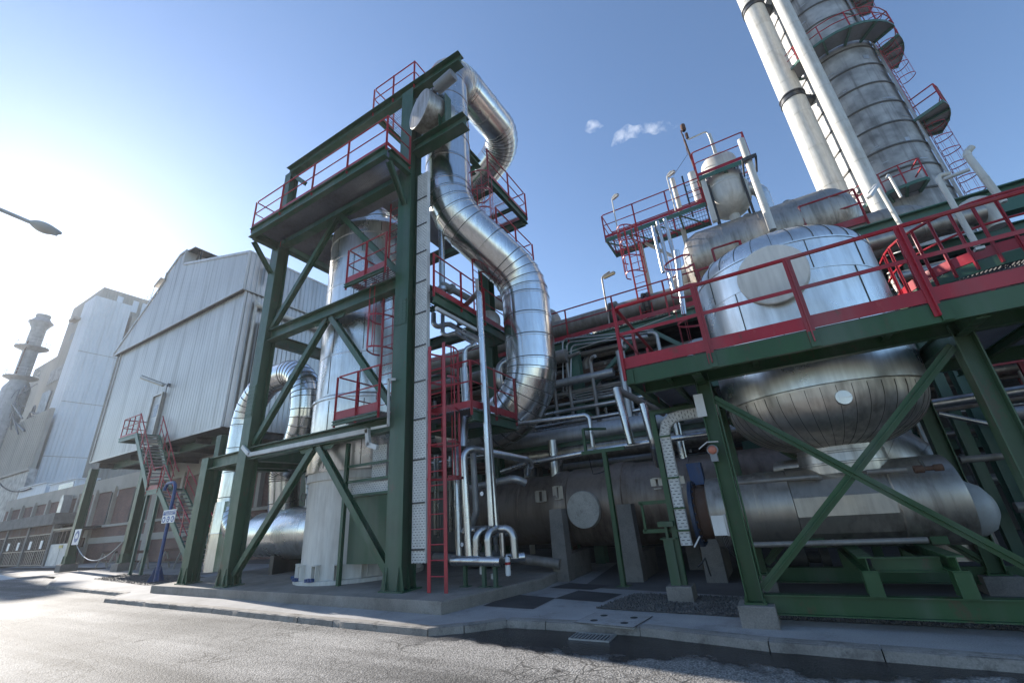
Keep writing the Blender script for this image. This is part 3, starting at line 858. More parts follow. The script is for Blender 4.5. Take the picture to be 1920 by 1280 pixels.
for z0, z1 in ((3.05, 4.9), (5.15, 6.3), (6.4, 7.55), (7.65, 8.7), (8.8, 9.75), (9.85, 10.55), (10.65, 11.0)):
    a = rr.uniform(0, 1)
    while a < 6.28:
        e = V((math.cos(a), math.sin(a), 0)); rad = 1.662 if z0 < 5 else 1.603
        p = V((cx, cy, 0)) + e * rad
        g.bar(p + V((0, 0, z0)), p + V((0, 0, z1)), .006, .022, V((-e.y, e.x, 0)))
        a += 0.62 + rr.uniform(-.05, .05)
merge_into(body, g, 'dark_seam')
g = MB(); p = V((cx, cy, 0)) + V((math.cos(-2.15), math.sin(-2.15), 0)) * 1.47
e = V((math.cos(-2.15), math.sin(-2.15), 0)); f = V((-e.y, e.x, 0))
g.bar(p + V((0, 0, 1.75)), p + V((0, 0, 2.15)), .17, .03, e); g.build('name_plate', 'galvanised', c)

# ================================================================== THE BIG SILVER DUCTS
BA = 'bright_aluminium'
path, arcs = fillet([(-6.55, 8.5, 12.9), (-6.55, 8.5, 16.75), (-6.35, 12.6, 16.75), (-9.4, 13.3, 15.4), (cx - 2.4, 11.6, 12.85), (cx, cy, 12.85), (cx, cy, 11.7)], [0, 1.15, 1.15, .9, .9, .85, 0], 10)
path2, arcs2 = fillet([(-8.1, 10.35, 4.0), (-5.12, 10.35, 4.0), (-5.12, 10.35, 8.25), (-6.55, 8.5, 10.3), (-6.55, 8.5, 12.9)], [0, 1.5, 1.6, 1.75, 0], 10)
off = len(path2) - 1
full = path2 + path[1:]
farcs = arcs2 + [(a + off, b + off) for a, b in arcs]
g = MB(); b_ = pipe_bands(full, farcs, 1.0, None)
tube_into(g, full, .71, 48, True, b_, .014, .04)
D = solo('overhead_duct', g, BA, 'huge polished S shaped duct arching over the top of the green tower', 'duct', sharp=30)
seam_rings(D, full, b_, .71)
# looped duct on the left
path, arcs = fillet([(-15.9, 9.6, 1.5), (-17.6, 9.4, 1.5), (-17.6, 9.4, 7.2), (-14.1, 9.45, 7.2), (-14.1, 9.6, 4.9), (-15.6, 10.0, 3.6), (-15.6, 10.2, 1.8)], [0, 1.3, 1.74, 1.74, 1.6, .6, 0], 10)
g = MB(); tube_into(g, path, .51, 44, True, pipe_bands(path, arcs, 1.0, None), .014, .04)
c = thing('looped_duct', 'polished duct bent into a high loop left of the silver column', 'duct', (-17.1, 9.6, .3))
du = g.build('duct', BA, c, 30); seam_rings(du, path, pipe_bands(path, arcs, 1.0, None), .51)
g = MB(); g.lathe((-17.6, 9.4, 0), 'Z', [(.60, .42), (.60, 1.6), (.61, 1.61), (.61, 1.64), (.60, 1.65), (.56, 2.7)], 10, True, True, .3); g.build('box_casing', BA, c, 30)
g = MB()
for s in (-1, 1): g.bar((-17.2 + s * .3, 9.6, .1), (-17.2 + s * .3, 9.6, .5), .12, .12)
g.build('foot', 'dark_steel', c)
# left horizontal drum
c = thing('heat_exchanger', 'horizontal silver drum with flat end left of the pale skirt', 'exchanger', (-14, 9.75, .3))
g = MB(); pr_ = []
for x in (-15.95,): pr_ += [(.70, x)]
g.lathe((0, 9.75, 1.5), 'X', [(.0, -16.02), (.66, -16.02), (.72, -15.98), (.72, -15.1), (.74, -15.09), (.74, -15.05), (.72, -15.04), (.72, -14.4), (.80, -14.3), (.80, -13.0), (.81, -12.99), (.81, -12.95), (.80, -12.94), (.80, -11.2)], 48); g.build('shell', 'vessel_aluminium', c)
g = MB(); g.bar((-16.05, 9.6, 1.45), (-16.05, 9.6, 1.85), .12, .03, (1, 0, 0)); g.build('handle', 'vessel_aluminium', c)
for x in (-14.6, -12.4):
    g = MB(); g.box(x - .1, x + .1, 9.3, 10.2, .3, .85); g.build('saddle', 'dark_steel', c)
# small valves on top of it
for i, (x, y) in enumerate(((-12.6, 9.0), (-12.25, 9.0), (-11.95, 9.0))):
    c2 = thing('valve', ('left', 'middle', 'right')[i] + ' of the three small handwheel valves above the silver drum', 'valve', (x, y, 2.1), 'valves above the drum')
    g = MB(); g.lathe((x, y, 0), 'Z', [(.10, 2.2), (.10, 2.55), (.06, 2.56), (.06, 2.75), (.12, 2.76), (.12, 2.9), (.07, 2.98)], 14, True, True); g.build('body', 'galvanised', c2)
    g = MB(); g.ring(V((x, y - .2, 2.5)), 'Y', .12, .014, 14); g.bar((x - .12, y - .2, 2.5), (x + .12, y - .2, 2.5), .015, .015); g.build('handwheel', 'dark_steel', c2)
pipe([(-13.1, 9.2, 3.1), (-12.75, 9.0, 2.95), (-12.7, 9.0, 2.6)], .055, 'galvanised', 'thin bent pipe dropping to the small valves above the silver drum')
# dull vessel and pump seen behind that drum
c = thing('small_vessel', 'dull grey domed vessel in the shade behind the drum', 'vessel', (-15.6, 12.5, .1))
g = MB(); g.lathe((-15.6, 12.8, 0), 'Z', [(.5, .1), (.5, 2.2), (1.0, 2.6), (1.0, 3.1), (.75, 3.2), (.75, 3.4), (1.15, 3.5), (1.1, 3.75), (.5, 3.95), (.2, 4.2)], 32, True, True); g.build('body', 'grey_pipe', c)

# ================================================================== ITEMS HUNG ON THE TOWER TOP
c = thing('expansion_drum', 'big grey round-ended drum hanging beside the tower top', 'drum', (-6.6, 7.3, 13.0))
a = V((-6.42, 6.95, 13.02)); d = V((.35, 1.0, -.03)).normalized()
g = MB(); g.lathe(a, d, [(0, 0), (.60, 0), (.615, .01), (.615, .05), (.60, .06), (.60, .9), (.3, 1.1)], 40, False, True); g.build('shell', 'dull_cladding', c)
c = thing('actuator', 'small grey motor cylinder under the roof beam of the tower', 'actuator', (-5.8, 7.4, 14.0))
a = V((-6.4, 7.35, 13.95)); b = V((-5.35, 7.3, 14.1)); d = (b - a).normalized()
g = MB(); g.lathe(a, d, [(.0, 0), (.12, 0), (.12, .25), (.08, .26), (.08, .36), (.19, .37), (.19, 1.05), (.17, 1.06), (.0, 1.062)], 24); g.build('housing', 'grey_paint', c)
g = MB(); g.box(-6.35, -6.1, 7.2, 7.5, 13.55, 13.9); g.build('valve_body', 'dark_steel', c)

# ================================================================== CABLE TRAYS
def tray(px, name_lab, x0, x1, z0, z1, y, side='R', clips=.9, group=None):
    c = thing('cable_tray', name_lab, 'cable tray', ((x0 + x1) / 2, y, z0), group)
    g = MB(); g.add([(x0, y, z0), (x1, y, z0), (x1, y, z1), (x0, y, z1)], [(0, 1, 2, 3)]); g.uv = [(0, z0), ((x1 - x0), z0), ((x1 - x0), z1), (0, z1)]
    g.build('perforated_sheet', 'perforated_tray', c)
    g = MB(); g.box(x1, x1 + .012, y - .012, y + .10, z0, z1); g.box(x0 - .012, x0, y - .005, y + .10, z0, z1); g.build('side_flange', 'white_paint', c)
    k = int((z1 - z0) / clips)
    for i in range(1, k + 1): zc = z1 - i * clips; g = MB(); g.box(x0 - .01, x1 - .02, y - .018, y - .003, zc - .018, zc + .018); g.build('clip', 'dark_steel', c)
    g = MB(); g.box((x0 + x1) / 2 - .006, (x0 + x1) / 2 + .006, y - .006, y - .002, z0, z1); g.build('rib', 'white_paint', c)
    return c
tray(0, 'long white perforated cable tray running up the corner column of the tower', -6.78, -6.42, .80, 10.95, 7.36)
tray(0, 'short white perforated tray hanging below the small red balcony', -8.68, -8.20, 2.62, 3.46, 7.92, clips=9)
c = thing('cable_tray', 'wide white perforated tray lying across the top of the green panel', 'cable tray', (-8.6, 7.8, 2.4))
g = MB(); g.add([(-9.3, 7.82, 2.33), (-7.42, 7.82, 2.33), (-7.42, 7.82, 2.56), (-9.3, 7.82, 2.56)], [(0, 1, 2, 3)]); g.uv = [(0, 0), (1.9, 0), (1.9, .25), (0, .25)]
g.build('perforated_sheet', 'perforated_tray', c)
g = MB(); g.box(-9.3, -7.42, 7.815, 7.9, 2.30, 2.33); g.build('side_flange', 'white_paint', c)
# white conduits on the low front beam
def conduit(px, lab, y, w=.10, mat='white_paint'):
    pts = [oy(x_, y_, y) for x_, y_ in px]
    g = MB()
    for a, b in zip(pts[:-1], pts[1:]):
        d = (b - a).normalized(); g.bar(a - d * w * .3, b + d * w * .3, w * .7, w, (0, 0, 1) if abs(d.z) < .8 else (1, 0, 0))
    return solo('conduit', g, mat, lab, 'conduit')
conduit([(456, 838), (468, 852), (689, 807), (691, 833), (706, 838)], 'white square conduit along the low front beam of the tower', 7.18, .11)
conduit([(697, 803), (728, 797), (729, 711), (740, 711)], 'thin white conduit climbing beside the small red balcony', 7.1, .055)
conduit([(801, 543), (871, 583), (936, 618)], 'long pale conduit below the right hand walkway of the tower', 7.3, .07) if False else None
g = MB(); g.bar((-6.2, 7.45, 6.48), (-6.2, 9.2, 6.48), .07, .09); solo('conduit', g, 'white_paint', 'straight pale conduit under the upper right walkway of the tower', 'conduit')
g = MB(); g.bar((-6.1, 9.2, 6.5), (-6.1, 9.2, 8.1), .09, .05, (0, 1, 0)); solo('conduit', g, 'white_paint', 'upright white conduit standing against the walkway railing', 'conduit')

# ================================================================== SMALL PIPES ON THE TOWER'S RIGHT SIDE
SP = 'small_pipe_steel'
GR1 = None
def ppx(pts, r, mat, lab, y=None, **kw):
    """route given as photo pixels on measured depth planes: (px, py, y)"""
    return pipe([oy(a, b, yy) for a, b, yy in pts], r, mat, lab, **kw)
ppx([(868, 577, 9.2), (898, 547, 8.0), (922, 985, 8.0)], .075, SP, 'slim silver riser with a bent top against the rear tower column')
ppx([(813, 588, 8.9), (813, 618, 8.7), (838, 605, 9.2), (903, 640, 8.15), (930, 992, 8.15)], .075, SP, 'silver pipe with zigzag top dropping beside the rear tower column')
ppx([(830, 570, 9.2), (830, 632, 8.9), (854, 624, 9.2), (893, 645, 8.5), (872, 655, 8.3), (870, 740, 8.3)], .062, SP, 'silver pipe zigzagging below the second level walkway')
ppx([(870, 690, 8.3), (874, 760, 8.3), (868, 838, 8.1)], .10, SP, 'short silver pipe with collars in front of the caged ladder')
ppx([(990, 888, 9.6), (996, 863, 9.4), (868, 838, 7.9), (880, 1046, 7.9)], .085, SP, 'silver pipe running level then dropping to the manifold')
ppx([(862, 838, 8.5), (855, 850, 8.2), (862, 1046, 8.1)], .08, SP, 'silver drop pipe behind the red ladder cage')
ppx([(887, 850, 8.6), (893, 960, 8.6), (882, 990, 8.6)], .075, 'galvanised', 'grey drop pipe with a flange collar between the risers')
ppx([(848, 1050, 7.85), (940, 1052, 7.85)], .095, SP, 'low horizontal silver manifold on green legs')
ppx([(870, 1000, 8.15), (870, 993, 8.15), (962, 990, 8.15), (966, 1045, 8.15)], .075, SP, 'upper silver manifold pipe with a bent right end')
ppx([(893, 1048, 7.9), (893, 998, 7.9), (912, 990, 8.1)], .07, SP, 'first short riser standing on the silver manifold')
ppx([(917, 1048, 7.9), (914, 997, 7.9), (930, 990, 8.1)], .075, SP, 'bent riser in the middle of the silver manifold')
ppx([(943, 1043, 8.2), (941, 1000, 8.2), (941, 992, 8.2)], .06, SP, 'short riser near the right end of the manifold')
ppx([(940, 1047, 8.3), (983, 1043, 8.6)], .09, SP, 'stub pipe ending right of the manifold')
ppx([(905, 1056, 8.0), (906, 1075, 8.0)], .07, 'white_paint', 'short white stub hanging under the manifold')
ppx([(816, 1043, 8.6), (850, 1046, 8.3)], .085, 'galvanised', 'stub pipe just right of the red ladder foot')
ppx([(925, 1075, 8.9), (925, 1090, 8.9)], .06, 'white_paint', 'second short white stub behind the manifold legs')
for i, (px_, lab) in enumerate(((872, 'left'), (907, 'middle'), (928, 'right'))):
    b = oy(px_ + 3, 1098, 7.95); t = oy(px_, 1058, 7.95); g = MB(); g.bar((t.x, 7.95, zs), (t.x, 7.95, t.z - .02), .07, .07); g.box(t.x - .1, t.x + .1, 7.87, 8.03, zs, zs + .012)
    solo('pipe_support', g, 'green_paint', lab + ' of the three green posts carrying the silver manifold', 'pipe support', 'green posts under the manifold')
# gate valves of the manifold
for i, (px_, py_, lab) in enumerate(((899, 1018, 'black handwheel valve on the silver manifold'), (930, 1020, 'black valve right of the manifold risers'))):
    p = oy(px_, py_, 8.0); c = thing('valve', lab, 'valve', p)
    g = MB(); g.lathe(p, 'Z', [(.03, -.15), (.05, -.1), (.05, 0), (.02, .02), (.02, .15)], 10, True, True); g.build('body', 'dark_steel', c)
    g = MB(); g.ring(p + V((0, -.02, .15)), 'Z', .08, .01, 14); g.build('handwheel', 'dark_steel', c)
# fire extinguisher: silver cylinder with a red label
p = oy(952, 1058, 8.1); c = thing('fire_extinguisher', 'small silver and red fire extinguisher at the end of the manifold', 'extinguisher', p)
g = MB(); g.lathe(p, 'Z', [(.0, -.2), (.05, -.19), (.055, -.15), (.055, .08), (.035, .12), (.015, .14), (.015, .17)], 16); g.build('cylinder', 'sign_white', c)
g = MB(); g.lathe(p, 'Z', [(.057, 0), (.057, .05)], 16); g.build('label_band', 'extinguisher_red', c)
g = MB(); tube_into(g, fillet([p + V((0, 0, .16)), p + V((.08, 0, .14)), p + V((.08, 0, -.1))], .05, 4)[0], .012, 6); g.build('hose', 'rubber_black', c)
# equipment on the second level walkway
p = V((-6.75, 9.0, 7.9)); c = thing('valve_unit', 'grey control valve standing on the second level walkway', 'valve', p)
g = MB(); g.lathe(p + V((0, -.4, -.1)), (.25, 1, -.15), [(.06, -.2), (.1, -.1), (.1, .1), (.16, .12), (.16, .2), (.1, .22), (.1, .9)], 16, True, True); g.build('body', 'grey_paint', c)
g = MB(); tube_into(g, [p + V((-.1, -.5, -.9)), p + V((-.1, -.5, 3.6))], .09, 12); g.lathe(p + V((-.1, -.5, -.2)), 'Z', [(.15, -.05), (.15, .05)], 14, True, True); g.build('riser', SP, c)
p = V((-6.5, 10.4, 7.3)); c = thing('round_tank_end', 'pale round cover peeping over the end of the second level walkway', 'cover', p)
g = MB(); g.lathe(p, (.6, -1, 0), [(.36, -.3), (.36, 0), (.33, .01), (0, .015)], 24); g.build('shell', 'dull_cladding', c)
# ================================================================== RIGHT HAND PLATFORM STRUCTURE
Q = thing('platform_frame', 'green steel platform with red railing around the big domed vessel on the right', 'steel platform', (1, 8, .1))
XA, XB, XC, Y1, Y2 = -.56, 2.42, 5.4, 7.0, 9.35
for i, (x, y) in enumerate(((XA, Y1), (XB, Y1), (XC, Y1), (XA, Y2), (XB, Y2), (XC, Y2))):
    g = MB(); g.ibeam((x, y, .36), (x, y, 3.40), .20, .20, (1, 0, 0), .014)
    co = g.build('column', 'leaf_green', Q)
    g = MB(); g.box(x - .13, x + .13, y - .13, y + .13, .34, .36)
    for sx in (-1, 1):
        g.hexa([(x + sx * .1, y - .006, .36), (x + sx * .13, y - .006, .36), (x + sx * .13, y + .006, .36), (x + sx * .1, y + .006, .36), (x + sx * .1, y - .006, .48), (x + sx * .105, y - .006, .48), (x + sx * .105, y + .006, .48), (x + sx * .1, y + .006, .48)])
        for sy in (-1, 1): tube_into(g, [V((x + sx * .11, y + sy * .11, .36)), V((x + sx * .11, y + sy * .11, .41))], .011, 6)
    g.build('base_plate', 'leaf_green', co)
pl_lab = {(XA, Y1): 'square concrete block under the front left column of the platform', (XB, Y1): 'concrete block under the front right column of the platform', (XC, Y1): 'concrete block under the far right front column of the platform',
          (XA, Y2): 'concrete block under the rear left column in the shade', (XB, Y2): 'concrete block under the rear column right of the drum', (XC, Y2): 'concrete block under the far right rear column'}
def block(x, y, w, z0, z1, lab, cat='concrete block', name='concrete_block'):
    g = MB(); rnd_slab(g, [V((x - w, y - w, 0)), V((x + w, y - w, 0)), V((x + w, y + w, 0)), V((x - w, y + w, 0))], z0, z1, .012)
    return solo(name, g, 'pier_concrete', lab, cat, 'concrete blocks under columns')
for (x, y), lab in pl_lab.items(): block(x, y, .21, .05, .34, lab)
def qb(a, b, h, w, name='beam', **kw):
    g = MB(); g.ibeam(a, b, h, w, (0, 0, 1), .014); return g.build(name, 'leaf_green', Q)
# low frame
for y in (Y1, Y2):
    qb((XA + .11, y, .335), (XB - .11, y, .335), .22, .13); qb((XB + .11, y, .335), (XC - .11, y, .335), .22, .13)
    for x in (.72, 1.52):
        g = MB(); g.ibeam((x, y, .45), (x, y, .70), .20, .15, (0, 1, 0), .012); g.build('stub_post', 'leaf_green', Q)
for x in (.72, 1.52): qb((x, Y1 - .08, .78), (x, Y2 + .08, .78), .16, .15)
qb((.8, 7.25, .74), (1.45, 7.25, .74), .16, .1)
# X brace, front and back and ends
def qbr(a, b, w=.09, up=(0, 1, 0)):
    g = MB(); g.bar(a, b, .012, w, (0, 0, 1)); g.bar(a, b, .05, .010, (0, 0, 1), (.028, 0)); g.build('brace', 'leaf_green', Q)
for y, dy in ((Y1, -.02), (Y2, 0)):
    qbr((XA + .12, y + dy, .50), (XB - .12, y + dy, 3.15), .11); qbr((XA + .10, y + dy - .03, 3.0), (XB - .1, y + dy - .03, .52), .11)
qbr((XB + .12, Y1, .5), (XC - .12, Y1, 3.1), .11)
# platform deck frame
PF, PB, PX0, PX1, PZ = 6.22, 10.6, -1.52, 8.0, 3.50
g = MB(); g.bar((PX0, PF, PZ - .115), (PX1, PF, PZ - .115), .012, .23); g.bar((PX0, PF + .045, PZ - .22), (PX1, PF + .045, PZ - .22), .08, .012); g.build('fascia_beam', 'leaf_green', Q)
g = MB(); g.bar((PX0 + .006, PF + .01, PZ - .115), (PX0 + .006, PB, PZ - .115), .012, .23); g.bar((PX0 + .05, PF + .01, PZ - .22), (PX0 + .05, PB, PZ - .22), .08, .012); g.build('fascia_beam', 'leaf_green', Q)
for y in (6.98, 9.37): qb((PX0 + .1, y, PZ - .12), (PX1, y, PZ - .12), .20, .12)
for x in (XA, XB, XC): qb((x, PF + .08, PZ - .14), (x, PB, PZ - .14), .22, .12)
for x in (-1.0, .2, 1.7, 3.4, 4.5): 
    if x in (.2, 1.7): 
        qb((x, PF + .08, PZ - .08), (x, 7.1, PZ - .08), .12, .07)
    else: qb((x, PF + .08, PZ - .08), (x, PB, PZ - .08), .12, .07)
g = MB()
grating(g, PX0 + .02, -.55, PF + .02, PB, PZ + .02, sp=.04, along='X', t=.005, h=.03)
grating(g, -.5, 2.55, PF + .02, 7.12, PZ + .02, sp=.04, along='X', t=.005, h=.03)
grating(g, 2.6, PX1, PF + .02, PB, PZ + .02, sp=.04, along='X', t=.005, h=.03)
g.build('grating', 'dark_grating', Q, 20)
# railing, bigger members than on the tower
railing(Q, [(PX0 + .02, PB, PZ + .02), (PX0 + .02, PF - .01, PZ + .02), (PX1, PF - .01, PZ + .02)], h=1.02, sp=1.20, toe=.17, r=.029, flat=True, pw=1.7)
for x in (-1.45, -.30, .88, 2.12, 3.3):
    g = MB(); g.box(x - .05, x + .05, PF - .03, PF - .013, PZ - .22, PZ - .02); g.build('post_cleat', 'leaf_green', Q)
# white tag plate on the column
p = oy(1312, 760, 6.87); g = MB(); g.box(p.x - .06, p.x + .07, 6.86, 6.875, p.z - .17, p.z + .17); g.build('tag_plate', 'white_paint', Q)

# ---- big domed vessel
bx, by, br_ = .98, 8.60, 1.40
c = thing('domed_vessel', 'big clad vessel with domed top and round blank cover rising through the platform', 'vessel', (bx, by, 2.2))
WA = 'worn_aluminium'
def seam_prof(pr):
    return pr
up_prof = [(br_, 3.0)]
for hh in (3.95, 4.75): up_prof += [(br_, hh - .012), (br_ + .008, hh - .01), (br_ + .008, hh + .01), (br_, hh + .012)]
up_prof += [(br_, 5.25), (br_ + .01, 5.26), (br_ + .01, 5.285), (br_ - .005, 5.29)]
for k in range(1, 13):
    a = k / 12 * PI / 2; up_prof.append(((br_ - .005) * math.cos(a) ** .85 if k < 12 else .02, 5.29 + .62 * math.sin(a)))
g = MB(); g.lathe((bx, by, 0), 'Z', up_prof, 80); body = g.build('upper_shell', 'vessel_aluminium', c, 25)
rl = 1.33
lo_prof = [(rl, 3.02), (rl + .004, 3.0), (rl + .004, 2.98), (rl, 2.96)]
for k in range(1, 12):
    a = k / 12 * PI / 2; lo_prof.append((rl * math.cos(a) ** .8, 2.96 - .78 * math.sin(a)))
lo_prof = [(p[0] + .03, p[1]) for p in lo_prof]
g = MB(); g.lathe((bx, by, 0), 'Z', [(rl + .03, 3.45), (rl + .03, 3.05)] + lo_prof + [(.5, 2.2)], 80); low = g.build('lower_head', WA, c, 25)
# standing seams of the gored heads
def gores(prof, n, parent, mat, off=.004, w=.018, h=.012, a0=0.0):
    g = MB()
    for i in range(n):
        t = a0 + 2 * PI * i / n; e = V((math.cos(t), math.sin(t), 0))
        pts = [V((bx, by, z)) + e * (r + off) for r, z in prof]
        for a, b in zip(pts[:-1], pts[1:]): g.bar(a, b, h, w, V((-e.y, e.x, 0)))
    return merge_into(parent, g, mat)
gores(lo_prof[3:], 46, low, 'dark_seam', w=.006, h=.007, off=.001)
gores(up_prof[-13:-1], 30, body, 'dark_seam', a0=.05, w=.007, h=.010)
g = MB(); rr = random.Random(5)
for z0, z1, nn in ((3.5, 3.94, 9), (3.96, 4.74, 10), (4.76, 5.25, 11)):
    a = rr.uniform(0, .5)
    for i in range(nn):
        t = a + 2 * PI * i / nn; e = V((math.cos(t), math.sin(t), 0)); p = V((bx, by, 0)) + e * (br_ + .003)
        g.bar(p + V((0, 0, z0)), p + V((0, 0, z1)), .012, .01, V((-e.y, e.x, 0)))
merge_into(body, g, 'dark_seam')
# nozzle under the vessel, flaring into the drum
g = MB(); g.lathe((bx + .03, by, 0), 'Z', [(.56, 2.34), (.56, 2.16), (.575, 2.15), (.575, 2.13), (.57, 2.12), (.58, 2.0), (.595, 1.99), (.595, 1.97), (.585, 1.96), (.58, 1.84), (.50, 1.72), (.52, 1.45)], 28, False, False, .2); g.build('nozzle', WA, c, 25)
# round blank cover on the front
dv = V((-.14, -1, 0)).normalized(); p = V((bx, by, 4.78)) + dv * 1.15
g = MB(); g.lathe(p, dv, [(.48, 0), (.48, .33), (.49, .34), (.49, .36), (.475, .37), (0, .375)], 56); g.build('blank_cover', 'skirt_paint', c)
t = math.atan2(-1, .12); e = V((.10, -.985, 0)).normalized(); p = V((bx, by, 2.78)) + e * 1.29
g = MB(); g.lathe(p, e, [(.10, 0), (.10, .07), (.095, .08), (0, .082)], 28); g.bar(p + e * .084 + V((-.09, 0, 0)), p + e * .084 + V((.09, 0, 0)), .008, .008); g.build('inspection_cap', 'vessel_aluminium', c)
for sx, yy in ((-.92, -.55), (.55, -.75)):
    p = V((bx + sx, by + yy, 5.62)); g = MB(); g.lathe(p, (.2, 1, 0), [(.13, -.02), (.13, .02)], 20, True, True); g.box(p.x - .13, p.x + .13, p.y - .02, p.y + .02, 5.42, 5.62); g.build('lifting_lug', WA, c)
# ---- horizontal drum under it
c = thing('horizontal_drum', 'long clad horizontal drum under the domed vessel, blue flange on its left end', 'drum', (.7, 8.5, .5))
hy, hz = 8.5, 1.40
g = MB(); g.lathe((0, hy, hz), 'X', [(.50, -1.02), (.545, -1.0), (.545, -.30), (.55, -.295), (.55, -.27), (.56, -.265), (.56, .16), (.565, .17), (.565, .19), (.55, .20), (.55, 1.36), (.565, 1.37), (.565, 1.39), (.585, 1.41), (.585, 2.10), (.57, 2.13), (.5, 2.15)], 64); g.build('shell', 'dull_cladding', c)
# facetted casing around the branch
g = MB(); g.lathe((0, hy, hz), 'X', [(.585, .20), (.585, 1.37)], 14, True, True, .22); g.build('box_casing', 'dull_cladding', c, 20)
g = MB(); g.lathe((0, hy, hz), 'X', [(.42, -1.02), (.42, -1.20), (.46, -1.21), (.46, -1.235), (.42, -1.24)], 40); g.build('rusty_neck', 'rust', c, label='rusty neck between drum and blue flange')
g = MB(); g.lathe((0, hy, hz), 'X', [(.0, -1.30), (.53, -1.30), (.53, -1.24), (.42, -1.235)], 48)
for i in range(24):
    a = 2 * PI * i / 24; g.lathe((-1.24, hy + math.cos(a) * .49, hz + math.sin(a) * .49), 'X', [(.018, 0), (.018, .03)], 6, False, True)
g.build('flange', 'navy_paint', c)
g = MB(); g.lathe((0, hy, hz - .14), 'X', [(.36, 2.13), (.35, 2.26), (.28, 2.38), (.15, 2.46), (0, 2.48)], 40); g.build('dished_end', 'pale_grey', c)
for x in (.35, 1.7):
    g = MB(); g.box(x - .09, x + .09, hy - .38, hy + .38, .86, 1.02); g.build('saddle', 'leaf_green', c)
# rods/pipes alongside the drum
ppx([(1372, 906, 7.95), (1528, 893, 7.95), (1545, 898, 8.15)], .032, 'grey_pipe', 'thin grey pipe along the upper left of the horizontal drum', cat='pipe')
ppx([(1625, 885, 7.95), (1700, 880, 7.95)], .036, 'grey_pipe', 'thin grey pipe along the upper right of the horizontal drum')
ppx([(1410, 1021, 7.85), (1740, 1012, 7.85)], .038, 'grey_pipe', 'thin grey pipe below the belly of the horizontal drum')
p = oy(1735, 878, 7.95); c2 = thing('valve', 'stubby handle valve on top of the horizontal drum', 'valve', p)
g = MB(); g.lathe(p + V((-.12, 0, 0)), 'X', [(.05, 0), (.05, .1), (.03, .11), (.03, .2), (.045, .21), (.045, .3)], 12, True, True); g.build('body', 'rust', c2)
g = MB(); g.bar(p, p + V((-.02, 0, .12)), .03, .03); g.build('handle', 'dark_steel', c2)
# duct elbow behind the nozzle on the right
pipe([(.9, 9.95, 2.28), (2.17, 9.95, 2.28), (2.17, 9.95, .5)], .56, WA, 'wide clad duct bending down behind the right end of the drum', br=.95, n=40, bend=.3, straight=.5, bh=.012)
pipe([(.15, 9.3, 2.0), (.7, 8.9, 2.0)], .15, 'dull_cladding', 'short clad branch pipe left of the vessel nozzle')
# camera-like siren unit on the column
p = oy(1336, 843, 6.82); c = thing('warning_beacon', 'small beacon with red lens under a hood on the platform column', 'beacon', p)
g = MB(); g.lathe(p, (0, -1, 0), [(.075, -.06), (.075, .02), (.06, .03)], 20, True, False); g.bar(p + V((0, .02, -.16)), p + V((0, .02, -.05)), .09, .09, (0, 1, 0)); g.build('housing', 'grey_paint', c)
g = MB(); g.lathe(p, (0, -1, 0), [(.06, .03), (.045, .06), (0, .07)], 18); g.build('lens', 'siren_red', c)
g = MB(); g.bar(p + V((-.17, -.04, .03)), p + V((-.05, -.02, .11)), .10, .012); g.bar(p + V((-.05, -.02, .11)), p + V((.1, -.02, .10)), .10, .012); g.build('hood', 'white_paint', c)
# junction boxes
p = oy(1346, 985, 6.95); c = thing('junction_box', 'white electrical box on the left side of the platform column', 'electrical box', p)
g = MB(); g.box(p.x - .06, p.x + .10, 6.9, 7.0, p.z - .12, p.z + .13); g.build('box', 'white_paint', c)
g = MB(); g.box(p.x + .10, p.x + .13, 6.92, 7.0, p.z - .13, p.z + .14); g.build('backplate', 'galvanised', c)
g = MB()
for k in range(4): tube_into(g, fillet([p + V((.02 + k * .02, 0, -.12)), p + V((.04 + k * .02, .02, -.3)), p + V((.15, .1, -.42 - k * .03))], .1, 4)[0], .006, 5)
g.build('wires', 'cable_black', c)
p = oy(1308, 888, 9.2); c = thing('motor_actuator', 'blue box shaped actuator on top of the drum neck', 'actuator', p)
g = MB(); g.hexa([p + V(q) for q in ((-.13, -.12, -.2), (.10, -.12, -.2), (.10, .12, -.2), (-.13, .12, -.2), (-.16, -.12, .2), (.10, -.12, .2), (.10, .12, .2), (-.16, .12, .2))]); g.build('housing', 'blue_paint', c)
g = MB(); g.lathe(p, 'Z', [(.07, -.2), (.05, -.28), (.08, -.3), (.08, -.42)], 14); g.build('stem', 'rust', c)
# tray frame between the two drums: green post, perforated tray with a bent head
XT = oy(1262, 900, 8.3)
base = V((-1.75, 8.35, .1))
c = thing('tray_post', 'green post on a concrete foot holding a tall bent cable tray', 'post', (-1.75, 8.35, .33))
x_ = -1.66
g = MB(); g.ibeam((x_, 8.3, .33), (x_, 8.3, 3.15), .10, .09, (0, 1, 0), .01); g.ibeam((x_ - .05, 8.3, 3.19), (x_ + .75, 8.3, 3.19), .08, .08, (0, 0, 1), .01); g.build('post', 'leaf_green', c)
g = MB(); g.ibeam((x_ - .12, 8.3, .33), (x_ - .12, 8.3, 1.02), .2, .16, (0, 1, 0), .012); g.box(x_ - .24, x_ + .02, 8.17, 8.43, 1.02, 1.04); g.box(x_ - .24, x_ + .02, 8.17, 8.43, 1.22, 1.30)
g.box(x_ - .14, x_ - .1, 8.2, 8.4, 1.04, 1.22); g.build('pedestal', 'leaf_green', c)
block(x_ - .07, 8.3, .2, .05, .33, 'small concrete block under the green tray post')
c = thing('cable_tray', 'white perforated tray with a bent head running down beside the green post', 'cable tray', (x_, 8.2, 1.0))
